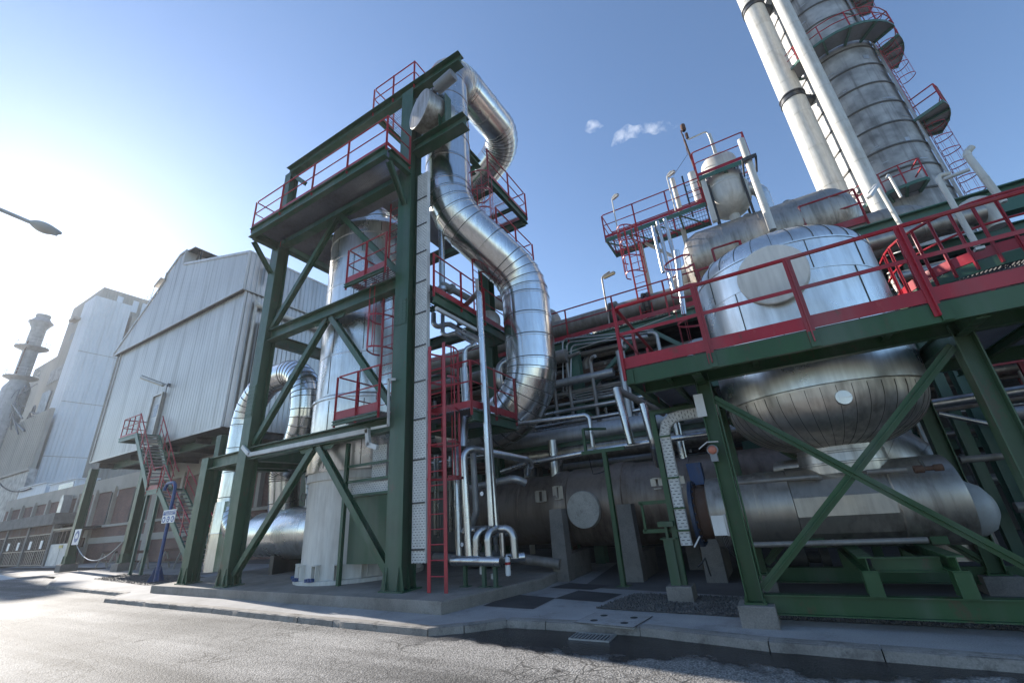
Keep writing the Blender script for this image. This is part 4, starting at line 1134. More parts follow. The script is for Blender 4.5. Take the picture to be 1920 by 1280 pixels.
def sheet_strip(c, pts, w, y, name='perforated_sheet'):
    g = MB(); uv = []; vs = []; acc = 0
    pts = [V((a, y, b)) for a, b in pts]
    for i, p in enumerate(pts):
        d = (pts[min(i + 1, len(pts) - 1)] - pts[max(i - 1, 0)]).normalized(); n2 = V((d.z, 0, -d.x))
        if i: acc += (p - pts[i - 1]).length
        vs += [p - n2 * w / 2, p + n2 * w / 2]; uv += [(0, acc), (w, acc)]
    g.add(vs, [(2 * i, 2 * i + 1, 2 * i + 3, 2 * i + 2) for i in range(len(pts) - 1)]); g.uv = uv
    g.build(name, 'perforated_tray', c)
    g = MB()
    for k in (0, 1):
        for i in range(len(pts) - 1): g.bar(V(vs[2 * i + k]) + V((0, .03, 0)), V(vs[2 * i + 2 + k]) + V((0, .03, 0)), .07, .012, (0, 1, 0)) if False else g.bar(V(vs[2 * i + k]) + V((0, .035, 0)), V(vs[2 * i + 2 + k]) + V((0, .035, 0)), .012, .07, (0, 1, 0))
    g.build('side_flange', 'white_paint', c)
sheet_strip(c, [(x_ + .17, .92), (x_ + .17, 2.75), (x_ + .22, 2.92), (x_ + .36, 3.03), (x_ + .5, 3.05), (x_ + 1.15, 3.05)], .17, 8.2)
for zz in (1.15, 1.5, 2.0, 2.72):
    g = MB(); g.bar((x_ + .04, 8.19, zz), (x_ + .27, 8.19, zz), .02, .03); g.build('clip', 'leaf_green', c)
for zz in (1.62, 1.12):
    pass
g = MB(); g.bar((x_ - .55, 8.35, 1.62), (x_ - .04, 8.35, 1.62), .04, .06); g.bar((x_ - .55, 8.35, 1.15), (x_ - .04, 8.35, 1.15), .04, .06); g.bar((x_ - .5, 8.35, 1.15), (x_ - .5, 8.35, 1.62), .04, .04); solo('bracket', g, 'leaf_green', 'small green bracket frame reaching left from the tray post', 'bracket')
# slim green post left of it
c = thing('slim_post', 'slim green post in front of the brown drum with a T head', 'post', (-3.07, 9.45, .1))
g = MB(); g.ibeam((-3.07, 9.45, .11), (-3.07, 9.45, 2.72), .11, .09, (0, 1, 0), .01); g.box(-3.2, -2.94, 9.35, 9.55, .1, .115); g.build('post', 'leaf_green', c)
g = MB(); g.bar((-3.6, 9.45, 2.76), (-2.6, 9.45, 2.76), .08, .08); g.bar((-3.5, 9.45, 2.80), (-3.5, 9.45, 3.3), .06, .06); g.bar((-3.5, 9.45, 3.3), (-3.1, 9.9, 3.3), .05, .05); g.build('head', 'leaf_green', c)
# ---- brown drum
c = thing('brown_drum', 'long weathered brown drum on concrete piers with a round pale manhole cover', 'drum', (-4, 10.9, .9))
dy, dz = 11.25, 1.64
g = MB(); g.lathe((0, dy, dz), 'X', [(.0, -8.1), (.5, -8.05), (.86, -7.9), (.86, -6.0), (.87, -5.99), (.87, -5.95), (.86, -5.94), (.86, -5.1), (.93, -4.95), (.94, -4.8), (.90, -4.7), (.90, -4.55), (.94, -4.5), (.94, -3.55), (1.0, -3.3), (1.0, -3.1), (.98, -3.08), (.96, -2.95), (.94, -2.9), (.94, -1.6), (.95, -1.59), (.95, -1.55), (.94, -1.54), (.94, .6), (.8, .8), (0, 1.0)], 72); g.build('shell', 'brown_drum', c)
g = MB(); dv = V((-.02, -1, .02)).normalized(); p = V((-4.05, 10.55, 1.56)); g.lathe(p, dv, [(.42, -.2), (.42, .30), (.41, .32), (0, .325)], 44); g.build('manhole_cover', 'cover_cement', c)
for x, z, w_, h_ in ((-5.2, 1.95, .2, .26), (-4.72, 2.0, .16, .3), (-2.25, 2.0, .17, .22), (-1.8, 2.0, .17, .22)):
    g = MB(); y_ = dy - math.sqrt(max(0, .9 ** 2 - (z - dz) ** 2)) - .05
    for a, b in (((x - w_ / 2, z - h_ / 2), (x + w_ / 2, z - h_ / 2)), ((x + w_ / 2, z - h_ / 2), (x + w_ / 2, z + h_ / 2)), ((x + w_ / 2, z + h_ / 2), (x - w_ / 2, z + h_ / 2)), ((x - w_ / 2, z + h_ / 2), (x - w_ / 2, z - h_ / 2))):
        g.bar((a[0], y_, a[1]), (b[0], y_, b[1]), .12, .025)
    g.build('inspection_frame', 'dull_cladding', c)
for i, x in enumerate((-4.62, -2.95, -1.35)):
    lab = ('leftmost concrete pier under the brown drum', 'middle concrete pier under the brown drum beside the slim green post', 'right concrete pier under the brown drum beside the green tray post')[i]
    g = MB(); y_ = 9.95; g.hexa([(x - .22, y_ - .02, .1), (x + .16, y_ - .02, .1), (x + .16, y_ + .32, .1), (x - .22, y_ + .32, .1), (x - .19, y_, 1.62), (x + .13, y_, 1.62), (x + .13, y_ + .3, 1.62), (x - .19, y_ + .3, 1.62)])
    g.box(x - .19, x + .13, y_ + .3, y_ + 1.5, .1, .62)
    solo('concrete_pier', g, 'pier_concrete', lab, 'pier', 'concrete piers of the brown drum')
for i, x in enumerate((-3.7, -2.0)):
    g = MB(); g.box(x - .15, x + .15, 11.6, 11.9, .1, .9); solo('concrete_pier', g, 'pier_concrete', ('left', 'right')[i] + ' stubby concrete pier behind the brown drum', 'pier', 'rear piers')
ppx([(965, 1045, 9.8), (1050, 1057, 9.9)], .11, 'grey_pipe', 'dull pipe on the floor left of the first concrete pier')
# ================================================================== LOW PIPE BRIDGE BEHIND (big pale pipes along the plant)
def hpipe(px, py, y, x1, r, mat, lab, x0=None, **kw):
    p = oy(px, py, y); a = x0 if x0 is not None else p.x
    return pipe([(a, y, p.z), (x1, y, p.z)], r, mat, lab, **kw)
hpipe(1100, 812, 11.6, 2.0, .26, 'galvanised', 'long pale grey main lying on the green bridge behind the brown drum', x0=-7.4, n=24)
hpipe(1100, 843, 11.9, 2.0, .30, 'worn_aluminium', 'darker clad main right below the pale main', x0=-7.4, n=24, bend=.4, straight=.8)
c = thing('pipe_bridge', 'narrow green beam carrying the pale main behind the brown drum', 'steel frame', (-3, 11.3, .1))
z = oy(1100, 826, 11.25).z - .02
g = MB(); g.ibeam((-7.0, 11.25, z), (1.5, 11.25, z), .12, .1, (0, 0, 1), .012); g.build('beam', 'green_paint', c)
for x in (-7.0, 1.4):
    g = MB(); g.ibeam((x, 11.3, .1), (x, 11.3, z - .06), .14, .14, (0, 1, 0), .012); g.build('column', 'green_paint', c)
ppx([(925, 801, 9.9), (1104, 777, 9.9), (1112, 838, 9.9)], .055, SP, 'silver pipe running level then dropping at its right end')
ppx([(940, 884, 10.0), (990, 868, 10.0), (1130, 842, 10.0), (1235, 826, 10.0), (1380, 806, 10.0)], .065, SP, 'long silver pipe just above the brown drum', br=.4)
ppx([(1155, 727, 9.7), (1184, 832, 9.7)], .095, SP, 'thick silver drop pipe left of the platform')
ppx([(1205, 757, 9.9), (1226, 830, 9.9), (1236, 872, 10.3)], .095, SP, 'second thick silver drop pipe under the platform edge')
ppx([(1157, 730, 9.75), (1245, 775, 10.8)], .08, 'grey_pipe', 'dull pipe slanting from the head of the thick drop pipe')
ppx([(870, 918, 9.3), (965, 896, 9.3), (985, 905, 9.5)], .09, 'galvanised', 'fat grey pipe above the left end of the brown drum')
ppx([(1043, 880, 11.2), (1046, 860, 11.2)], .16, SP, 'short silver riser on the brown drum')
for i, (px_, py_, r_) in enumerate(((1040, 872, .13), (1232, 860, .12), (1280, 850, .1))):
    p = oy(px_, py_, 11.0); pipe([(p.x, 11.0, 2.4), (p.x, 11.0, 3.4)], r_, SP, ('left', 'middle', 'right')[i] + ' of the three silver necks rising from the brown drum', group='necks of the brown drum')

# ================================================================== HIGH PIPE RACK
K = thing('pipe_rack', 'long green pipe rack with red railed walkway behind the tower', 'steel frame', (-2, 15, .1))
zr = 6.98
FG = 'faded_green'
def kb(a, b, h, w, mat=FG, name='beam', up=(0, 0, 1)):
    g = MB(); g.ibeam(a, b, h, w, up, .02); return g.build(name, mat, K)
for x in (-16, -11.5, -4.75, -.3, 4.2, 8.7):
    for y in (13.0, 17.0):
        g = MB(); g.ibeam((x, y, .1), (x, y, zr - .35), .3, .3, (0, 1, 0), .02); g.build('column', FG, K)
for y in (13.0, 17.0):
    kb((-17, y, zr - .18), (12, y, zr - .18), .34, .24); kb((-17, y, 4.65), (12, y, 4.65), .30, .22); kb((-17, y, 2.9), (12, y, 2.9), .22, .18) if y > 14 else None
for x in (-14, -8.2, -4.75, -2.5, -.3, 2, 4.2, 6.4, 8.7): kb((x, 13.1, zr - .2), (x, 16.9, zr - .2), .26, .16); kb((x, 13.1, 4.6), (x, 16.9, 4.6), .26, .16)
for a, b in (((-4.6, 13.0, 5.0), (-2.35, 13.0, 6.75)), ((-.15, 13, 4.8), (-2.3, 13, 6.75)), ((-4.6, 13.0, 4.4), (-3.2, 13.0, 3.2)), ((-2.2, 13, 4.5), (-3.4, 13, 3.2))):
    g = MB(); g.ibeam(a, b, .14, .12, (0, 1, 0), .012); g.build('brace', FG, K)
g = MB(); grating(g, -15, -1.0, 12.9, 13.95, zr + .03, sp=.1, along='Y', t=.02); g.build('grating', 'dark_grating', K, 20)
g = MB(); g.box(-15, 12, 14.0, 17, zr - .02, zr + .0); g.build('deck_plate', 'dark_void', K)  # solid near-black deck added to shade and darken the rack interior
railing(K, [(-15, 12.88, zr + .04), (0.2, 12.88, zr + .04)], sp=1.6, toe=.15, r=.025)
# mains on the rack
hpipe(1130, 596, 14.2, 6.0, .36, 'grey_pipe', 'thick grey main with flanges on the high rack', x0=-15, n=28, straight=2.5)
for xs, lab in (((-3.55, -3.35), 'dark bolted flange joint on the grey rack main, nearer the tower'), ((-2.35, -2.15), 'dark bolted flange joint on the grey rack main, nearer the long platform')):
    g = MB(); zf = oy(1130, 596, 14.2).z
    for x in xs: g.lathe((x, 14.2, zf), 'X', [(.36, -.04), (.47, -.035), (.47, .035), (.36, .04)], 30)
    for i in range(12): a = i * PI / 6; tube_into(g, [V((xs[0], 14.2 + .43 * math.cos(a), zf + .43 * math.sin(a))), V((xs[1], 14.2 + .43 * math.cos(a), zf + .43 * math.sin(a)))], .02, 6)
    solo('flange_joint', g, 'dark_steel', lab, 'flange', 'flange joints of the rack main')
pipe([(-12, 14.6, 7.9), (-6.6, 14.6, 7.9), (-5.8, 14.4, 8.6), (-8.5, 14.4, 10.2)], .32, 'grey_pipe', 'grey main with mitred bend seen behind the S duct', br=.3, n=24)
pipe([(-14, 12.6, 6.35), (-4.9, 12.6, 6.35)], .22, 'grey_pipe', 'pale grey pipe slung below the rack walkway', n=20)
pipe([(-14, 15.4, 7.5), (-4.9, 15.4, 7.5)], .55, 'dull_cladding', 'broad pale clad duct behind the rack railing', n=28)
pipe([(-6.2, 13.6, 7.35), (-6.2, 13.6, 5.8), (-6.0, 12.2, 4.9)], .25, 'grey_pipe', 'grey pipe dropping through the rack')
# pale horizontal tank far behind
g = MB(); g.lathe((0, 19.5, 9.75), 'X', [(0, -6.0), (.5, -5.9), (.9, -5.6), (1.0, -5.3), (1.0, -3.2), (1.02, -3.19), (1.02, -3.1), (1.0, -3.09), (1.0, 2)], 40); solo('storage_drum', g, 'white_pipe', 'pale rounded tank peeping over the high rack', 'tank')
# thin pipes bunch on the rack face
for i in range(3):
    ppx([(1225 - i * 6, 618 + i * 5, 12.8), (1063 - i * 0 - 8 * (2 - i) + 8, 636 + i * 6, 12.8), (1062 - 7 * (2 - i) + 8, 740 + i * 3 - 4, 12.8), (1080, 748 - i * 5, 12.8), (1200, 724 - i * 6, 12.8)], .028, 'galvanised', ('outer', 'middle', 'inner')[i] + ' of three thin looped pipes on the face of the high rack', br=.15, group='looped thin pipes', n=8)
ppx([(1230, 632, 13.3), (1064, 670, 13.3), (1070, 745, 13.3)], .085, 'grey_pipe', 'bent grey pipe under the beam of the high rack')
ppx([(1230, 640, 13.6), (1085, 672, 13.6), (1122, 720, 13.6), (1125, 760, 13.6)], .12, 'grey_pipe', 'sagging thick grey pipe inside the high rack')
ppx([(980, 672, 11.6), (935, 680, 11.2), (937, 725, 11.2), (958, 735, 11.6)], .13, SP, 'silver U bend just left of the lower S duct', br=.35)
ppx([(985, 668, 12.0), (962, 668, 11.6), (964, 715, 11.6), (985, 728, 11.8)], .13, SP, 'second silver U bend half hidden by the S duct', br=.35)
ppx([(924, 690, 11.3), (928, 790, 11.3)], .085, SP, 'upright silver pipe in the shade left of the U bends')
ppx([(860, 700, 10.8), (830, 690, 10.8), (795, 700, 10.8)], .11, 'grey_pipe', 'dull pipe behind the red ladder cage')

# ================================================================== UPPER EQUIPMENT ON THE RIGHT
# long horizontal tank
ty, tz, tr = 14.2, 8.98, 1.05
c = thing('long_tank', 'long horizontal clad tank behind the domed vessel', 'tank', (2, ty, 8))
pr_ = [(0, -.8), (.5, -.75), (.9, -.55), (tr, -.2)]
for x in (.55, 1.6, 2.6): pr_ += [(tr, x - .02), (tr + .012, x - .018), (tr + .012, x + .018), (tr, x + .02)]
pr_ += [(tr, 3.3), (tr + .012, 3.31), (tr + .012, 3.35), (tr, 3.36)]
for k in range(1, 9): a = k / 8 * PI / 2; pr_.append((tr * math.cos(a), 3.36 + .75 * math.sin(a)))
g = MB(); g.lathe((0, ty, tz), 'X', pr_, 56); g.build('shell', 'dull_cladding', c)
for x in (1.4, 2.55):
    g = MB(); g.lathe((x, ty, tz), 'Z', [(.16, tr - .1), (.16, tr + .12), (.1, tr + .18), (0, tr + .2)], 18); g.build('nozzle', 'dull_cladding', c)
for x in (.2, 2.8):
    g = MB(); g.box(x - .15, x + .15, ty - .8, ty + .8, zr, tz - .7); g.build('saddle', FG, c)
# small vessel on legs
sx, sy = 1.07, 14.2
c = thing('legged_vessel', 'small bulbous clad vessel on thin legs above the long tank', 'vessel', (sx, sy, 10))
g = MB(); prof = [(.16, 9.95), (.16, 10.35)]
for k in range(1, 9): a = k / 8 * PI / 2; prof.append((.16 + .50 * math.sin(a), 10.98 - .60 * math.cos(a)))
prof += [(.66, 11.35), (.67, 11.36), (.67, 11.40), (.58, 11.5), (.58, 12.5)]
for k in range(1, 7): a = k / 6 * PI / 2; prof.append((.58 * math.cos(a), 12.5 + .36 * math.sin(a)))
g.lathe((sx, sy, 0), 'Z', prof, 40); g.build('shell', 'white_pipe', c)
for i in range(4):
    a = PI / 4 + i * PI / 2; q = V((sx + math.cos(a) * .7, sy + math.sin(a) * .7, 0)); g = MB(); g.bar(q + V((0, 0, 9.7)), q + V((0, 0, 11.5)), .07, .07); g.build('leg', 'dark_steel', c)
pipe([(sx + .5, sy, 11.15), (sx + .95, sy, 11.15), (sx + .95, sy, 9.9)], .2, 'vessel_aluminium', 'bent clad outlet pipe right of the small bulbous vessel', br=.42, n=24, bend=.12)
# its top platform
def smallplat(name_lab, x0, x1, y0, y1, z, rail_pts, mat=FG, parts=(), rh=1.05, deck=True, legs=()):
    c = thing('steel_platform', name_lab, 'steel platform', ((x0 + x1) / 2, (y0 + y1) / 2, z))
    g = MB(); g.bar((x0, y0, z - .08), (x1, y0, z - .08), .02, .16); g.build('edge_beam', mat, c)
    g = MB(); g.bar((x0 + .01, y0, z - .08), (x0 + .01, y1, z - .08), .02, .16); g.build('edge_beam', mat, c)
    g = MB(); g.bar((x1 - .01, y0, z - .08), (x1 - .01, y1, z - .08), .02, .16); g.build('edge_beam', mat, c)
    g = MB(); g.bar((x0, y1, z - .08), (x1, y1, z - .08), .02, .16); g.build('edge_beam', mat, c)
    g = MB(); k = max(2, int((x1 - x0) / .9))
    for i in range(1, k): x = x0 + (x1 - x0) * i / k; g.bar((x, y0, z - .12), (x, y1, z - .12), .05, .1)
    for i in range(k):
        xa = x0 + (x1 - x0) * i / k; xb = x0 + (x1 - x0) * (i + 1) / k; g.bar((xa, y0, z - .16), (xb, y1, z - .16), .04, .04)
    g.build('joists', mat, c)
    g = MB(); grating(g, x0 + .03, x1 - .03, y0 + .03, y1 - .03, z, sp=.09, along='Y', t=.012); g.build('grating', 'dark_grating', c, 20)
    railing(c, rail_pts, h=rh, sp=1.25, toe=.12, r=.022)
    for x, y, za in legs:
        g = MB(); g.ibeam((x, y, za), (x, y, z - .1), .16, .16, (0, 1, 0), .014); g.build('leg', 'white_pipe', c)
    return c
x0, x1, y0, y1 = .35, 1.95, 13.5, 15.1
smallplat('small square red railed platform around the top of the bulbous vessel', x0, x1, y0, y1, 11.85, [(x0, y1, 11.87), (x0, y0, 11.87), (x1, y0, 11.87), (x1, y1, 11.87), (x0, y1, 11.87)], legs=((x0 + .1, y0 + .1, 10.0), (x1 - .1, y0 + .1, 10.0)))
x0, x1, y0, y1, z = -3.25, .35, 13.9, 15.2, 11.05
P1 = smallplat('long red railed platform on stilts at the left of the upper equipment', x0, x1, y0, y1, z, [(x1, y0, z + .02), (x0, y0, z + .02), (x0, y1, z + .02), (x1, y1, z + .02)], legs=((-2.2, 14.9, 7.0), (-.6, 14.9, 7.0)))
ladder(P1, (-2.3, 13.86, 7.1), 4.1, (1, 0, 0), (-.25, -1, 0), w=.4, cage=(1.9, 3.8, .75), mat='red_paint')
ladder(P1, (.1, 14.6, 11.1), 1.9, (1, 0, 0), (0, -1, 0), w=.5, mat='dark_steel')
# bracket between
g = MB(); g.bar((-2.0, 14.9, 10.9), (-1.0, 14.9, 9.8), .1, .1); g.build('brace', 'white_pipe', P1)
# mast with vents and siren
def lamp_post(base, h, dirv, lab, mat='white_pipe', r=.03, arm=.35, group=None, head=True, hm='lamp_glass', hl=.42):
    base = V(base); d = V(dirv).normalized()
    c = thing('deck_lamp', lab, 'lamp', base, group)
    g = MB(); tube_into(g, fillet([base, base + V((0, 0, h)), base + V((0, 0, h)) + d * arm + V((0, 0, .04))], .12, 4)[0], r, 10); g.build('pole', mat, c)
    a = base + V((0, 0, h - .05)) + d * (arm * .25)
    g = MB(); g.bar(a, a + d * hl + V((0, 0, -.02)), .11, .05); g.build('housing', 'grey_paint', c)
    g = MB(); g.bar(a + V((0, 0, -.045)), a + d * hl * .98 + V((0, 0, -.065)), .09, .05); g.build('diffuser', hm, c)
    return c
p = oy(1352, 330, 13.6)
c = thing('vent_mast', 'tall thin vent mast with a dark muffler above the small square platform', 'vent', (p.x, 13.6, 11.9))
t = oy(1283, 262, 13.6); b = oy(1315, 350, 13.6)
g = MB(); tube_into(g, [b, t], .035, 10); tube_into(g, [t, t + V((-.03, 0, .45))], .02, 8); g.build('mast', 'rust', c)
t2 = oy(1281, 240, 13.6); g = MB(); g.lathe(t2, 'Z', [(.06, -.15), (.085, -.1), (.085, .12), (.06, .16), (0, .17)], 12); g.build('muffler', 'rust', c)
g = MB(); g.lathe(oy(1288, 255, 13.6), 'Z', [(.05, -.12), (.05, .12)], 10, True, True); g.build('nozzle', 'rust', c)
q = [oy(1290, 262, 13.6), oy(1325, 246, 13.8), oy(1332, 262, 13.8), oy(1352, 328, 13.8)]
g = MB(); tube_into(g, fillet(q, .1, 3)[0], .028, 8); g.build('loop_pipe', 'white_pipe', c)
g = MB(); tube_into(g, [oy(1330, 252, 13.9), oy(1356, 328, 13.9)], .055, 10); g.build('tail_pipe', 'white_pipe', c)
g = MB(); tube_into(g, fillet([oy(1281, 252, 13.6), oy(1289, 290, 13.6), oy(1262, 330, 13.6)], .05, 3)[0], .008, 6); g.build('stay_wire', 'dark_steel', c)
# tall white pipes beside
def vp(px0, py0, px1, py1, y, r, lab, mat='white_pipe', **kw):
    a = oy(px0, py0, y); b = oy(px1, py1, y); x = (a.x + b.x) / 2
    return pipe([(x, y, b.z), (x, y, a.z)], r, mat, lab, **kw)
c = vp(1390, 262, 1448, 432, 12.6, .10, 'tall slim pale vent pipe right of the small square platform', n=20, straight=1.0)
p = oy(1405, 302, 12.6); g = MB(); g.box(p.x - .2, p.x + .2, 12.42, 12.46, p.z - .06, p.z + .06); g.box(p.x + .16, p.x + .2, 12.46, 13.2, p.z - .06, p.z + .06); g.box(p.x - .2, p.x - .16, 12.46, 13.2, p.z - .06, p.z + .06); solo('pipe_clamp', g, 'dark_steel', 'dark clamp bracket holding the tall slim vent pipe', 'clamp')
for i, (a, b, d_, e) in enumerate(((1222, 425, 1246, 510), (1234, 415, 1262, 545), (1248, 410, 1278, 545))):
    vp(a, b, d_, e, 12.9, .06, ('left', 'middle', 'right')[i] + ' of three slim silver risers below the long platform', mat=SP, group='slim risers', n=12)
vp(1262, 335, 1275, 400, 14.0, .08, 'pale riser behind the long platform railing')
vp(1298, 325, 1312, 380, 15.6, .16, 'fat pale riser with rounded head left of the bulbous vessel', n=20)
for i, (px_, py_, bx2, by2) in enumerate(((1147, 372, 1158, 430), (1249, 330, 1268, 400))):
    b = oy(bx2, by2, 13.85); lamp_post((b.x, 13.85, 11.1), oy(px_, py_, 13.85).z - 11.1, (.8, -.5, 0), ('left', 'right')[i] + ' of two white lamps on the long upper platform', group='lamps of the long upper platform', r=.022, arm=.22, hl=.3)
b = oy(1140, 590, 13.0); lamp_post((b.x, 13.0, 7.05), oy(1132, 518, 13.0).z - 7.05, (1, -.35, 0), 'grey lamp on a bent pole above the high rack railing', mat='grey_pipe', arm=.35, hm='warm_diffuser', hl=.45)
# fat pale ducts below the long platform
pipe([(-1.2, 15.2, 7.4), (-1.2, 15.2, 8.9), (0.2, 15.2, 9.8)], .42, 'white_pipe', 'fat pale duct bending up under the long platform', br=.7, n=28)
pipe([(-4.2, 15.8, 7.6), (-2.0, 15.8, 8.55), (-1.0, 15.8, 8.6)], .4, 'white_pipe', 'pale sloping duct on the high rack', n=28)
pipe([(-.5, 13.4, 7.7), (6, 13.4, 7.7)], .36, 'dull_cladding', 'dull main passing behind the domed vessel', n=24)

# red platform with ladder cage close behind the domed vessel's left shoulder
P2 = thing('ladder_platform', 'small red railed landing with hooped ladder at the left shoulder of the domed vessel', 'steel platform', (-.5, 10.5, 5.8))
px0, px1, py0, py1, z = -.35, .7, 10.1, 11.0, 6.05
g = MB(); g.box(px0, px1, py0, py1, z - .12, z - .09); g.build('deck_plate', 'red_paint', P2)
railing(P2, [(px0, py1, z), (px1, py1, z)], sp=.9, r=.026, toe=.2); railing(P2, [(px0 + .45, py0, z), (px1, py0, z), (px1, py1, z)], sp=.7, r=.026, toe=.2)
ladder(P2, (px0 - .02, py0 + .1, 3.5), 3.6, (0, 1, 0), (-1, 0, 0), w=.45, cage=(1.2, 3.6, .8))
for x in (px0, px1):
    g = MB(); g.bar((x, py0, 3.5), (x, py0, z - .1), .08, .08); g.build('leg', 'red_paint', P2)
ppx([(1268, 470, 11.5), (1283, 590, 11.5)], .075, SP, 'slim silver riser inside the hooped ladder of the red landing')

# ================================================================== RIGHT EDGE: upper curved platform, pipes, lamps
P3 = thing('steel_platform', 'big red railed platform with curved corner at the right edge', 'steel platform', (5, 11, 6))
z = 5.3
pts = []
ccx, ccy, rr_ = 4.75, 11.4, 1.35
arc = [V((ccx + math.cos(a) * rr_, ccy + math.sin(a) * rr_, z)) for a in [PI * (1.0 + .5 * k / 7) for k in range(8)]]
pts = [V((ccx - rr_, 12.6, z))] + arc + [V((11, ccy - rr_, z))]
g = MB(); n_ = len(pts); top = [p for p in pts] + [V((11, 12.6, z))]; m = len(top)
g.add([tuple(p) for p in top] + [tuple(p - V((0, 0, .04))) for p in top], [tuple(range(m)), tuple(range(2 * m - 1, m - 1, -1))] + [(i, (i + 1) % m, m + (i + 1) % m, m + i) for i in range(m)]); g = MB(); grating(g, ccx - rr_ + .1, ccx - rr_ + .9, ccy, 12.2, z, sp=.06, along='Y'); grating(g, ccx - .6, 8, ccy - rr_ + .1, ccy - rr_ + .9, z, sp=.06, along='Y'); g.build('grating', 'dark_grating', P3, 20)
railing(P3, pts, h=1.1, sp=.9, toe=.2, r=.03)
g = MB()
for a, b in zip(pts[:-1], pts[1:]): g.bar(a - V((0, 0, .12)), b - V((0, 0, .12)), .03, .2)
g.build('edge_beam', GP, P3)
for x, y in ((3.6, 12.3), (6.2, 10.4), (8.5, 10.4)):
    g = MB(); g.ibeam((x, y, .1), (x, y, z - .1), .18, .18, (0, 1, 0), .014); g.build('column', GP, P3)
# large green beam and rail behind it
railing(P3, [(2.6, 13.2, 8.2), (3.9, 13.2, 8.2)], sp=1.3, toe=.2, r=.03, name='short_guardrail')
g = MB(); g.ibeam((2.0, 13.0, 7.6), (9, 13.0, 7.6), .7, .3, (0, 0, 1), .03); solo('girder', g, FG, 'deep faded green girder behind the curved platform', 'girder')
pipe([(1.2, 13.6, 8.25), (4.7, 13.6, 8.25), (5.4, 14.4, 8.3)], .34, 'grey_pipe', 'dark grey main crossing in front of the distillation column foot', br=1.0, n=28, straight=1.0, bend=.3)
pipe([(3.35, 12.0, 7.0), (5.4, 12.0, 7.0)], .2, 'dull_cladding', 'dull clad pipe under the deep green girder', n=20)
pipe([(2.7, 12.2, 6.0), (2.9, 12.2, 6.9), (5, 12.2, 7.1)], .26, 'grey_pipe', 'dark bent pipe right of the domed vessel', br=.4, n=20)
ppx([(1806, 425, 12.2), (1808, 392, 12.2), (1845, 376, 12.2), (1872, 425, 12.2)], .17, 'white_pipe', 'fat pale arched pipe on the curved platform', br=.3, n=28, bend=.12)
def tallpipe(pxs, y, r, lab, mat='white_pipe', **kw):
    return ppx([(a, b, y) for a, b in pxs], r, mat, lab, **kw)
tallpipe([(1822, 276), (1811, 288), (1882, 380)], 12.0, .07, 'pale vent pipe with a bent tip at the right edge', br=.12)
c = thing('deck_lamp', 'tall white lamp post with twin tubes in front of the curved platform', 'lamp', (4, 9.7, 6))
g = MB(); tube_into(g, fillet([oy(1832, 462, 9.6), oy(1756, 330, 9.6), oy(1782, 326, 9.6)], .07, 5)[0], .045, 12); g.build('pole', 'white_pipe', c)
a = oy(1770, 336, 9.6); g = MB(); tube_into(g, [a, a + V((.32, -.1, -.02))], .035, 10); g.build('tube_light', 'lamp_glass', c)
g = MB(); p = oy(1832, 465, 9.6); g.box(p.x - .04, p.x + .08, 9.55, 9.65, p.z - .05, p.z); g.build('foot', 'white_pipe', c)
c = thing('deck_lamp', 'grey lamp on a leaning pole at the foot of the distillation column', 'lamp', (3, 12.3, 8))
g = MB(); tube_into(g, fillet([oy(1692, 428, 12.6), oy(1644, 345, 12.6), oy(1632, 362, 12.3)], .06, 4)[0], .05, 10); g.build('pole', 'white_pipe', c)
a = oy(1645, 347, 12.3); b = oy(1630, 370, 12.0); g = MB(); g.bar(a, b, .12, .07); g.build('housing', 'lamp_glass', c)
c = thing('deck_lamp', 'thin white lamp by the small red platform on the distillation column', 'lamp', (4, 16, 9))
g = MB(); tube_into(g, fillet([oy(1690, 370, 16), oy(1666, 327, 16), oy(1662, 335, 15.6)], .06, 4)[0], .04, 8); g.build('pole', 'white_pipe', c)

# ================================================================== DISTILLATION COLUMN AND TALL PIPES
dx_, dy_, dr = 9.3, 26.3, 1.9
c = thing('distillation_column', 'very tall stained grey column with ringed seams leaning into the top right corner', 'column', (dx_, dy_, .1))
prof = [(dr, 8)]
z = 13.2; rr = random.Random(4)
while z < 46:
    prof += [(dr, z - .04), (dr + .03, z - .03), (dr + .035, z + .03), (dr, z + .04)]; z += 1.42
prof += [(dr, 48), (1.2, 49), (0, 49.3)]
g = MB(); g.lathe((dx_, dy_, 0), 'Z', prof, 64); body = g.build('shell', 'tower_sheet', c, 25)
z = 13.2; g = MB()
while z < 44:
    g.lathe((dx_, dy_, z), 'Z', [(dr + .03, -.05), (dr + .045, -.045), (dr + .045, .045), (dr + .03, .05)], 64); z += 1.42
merge_into(body, g, 'dark_seam')
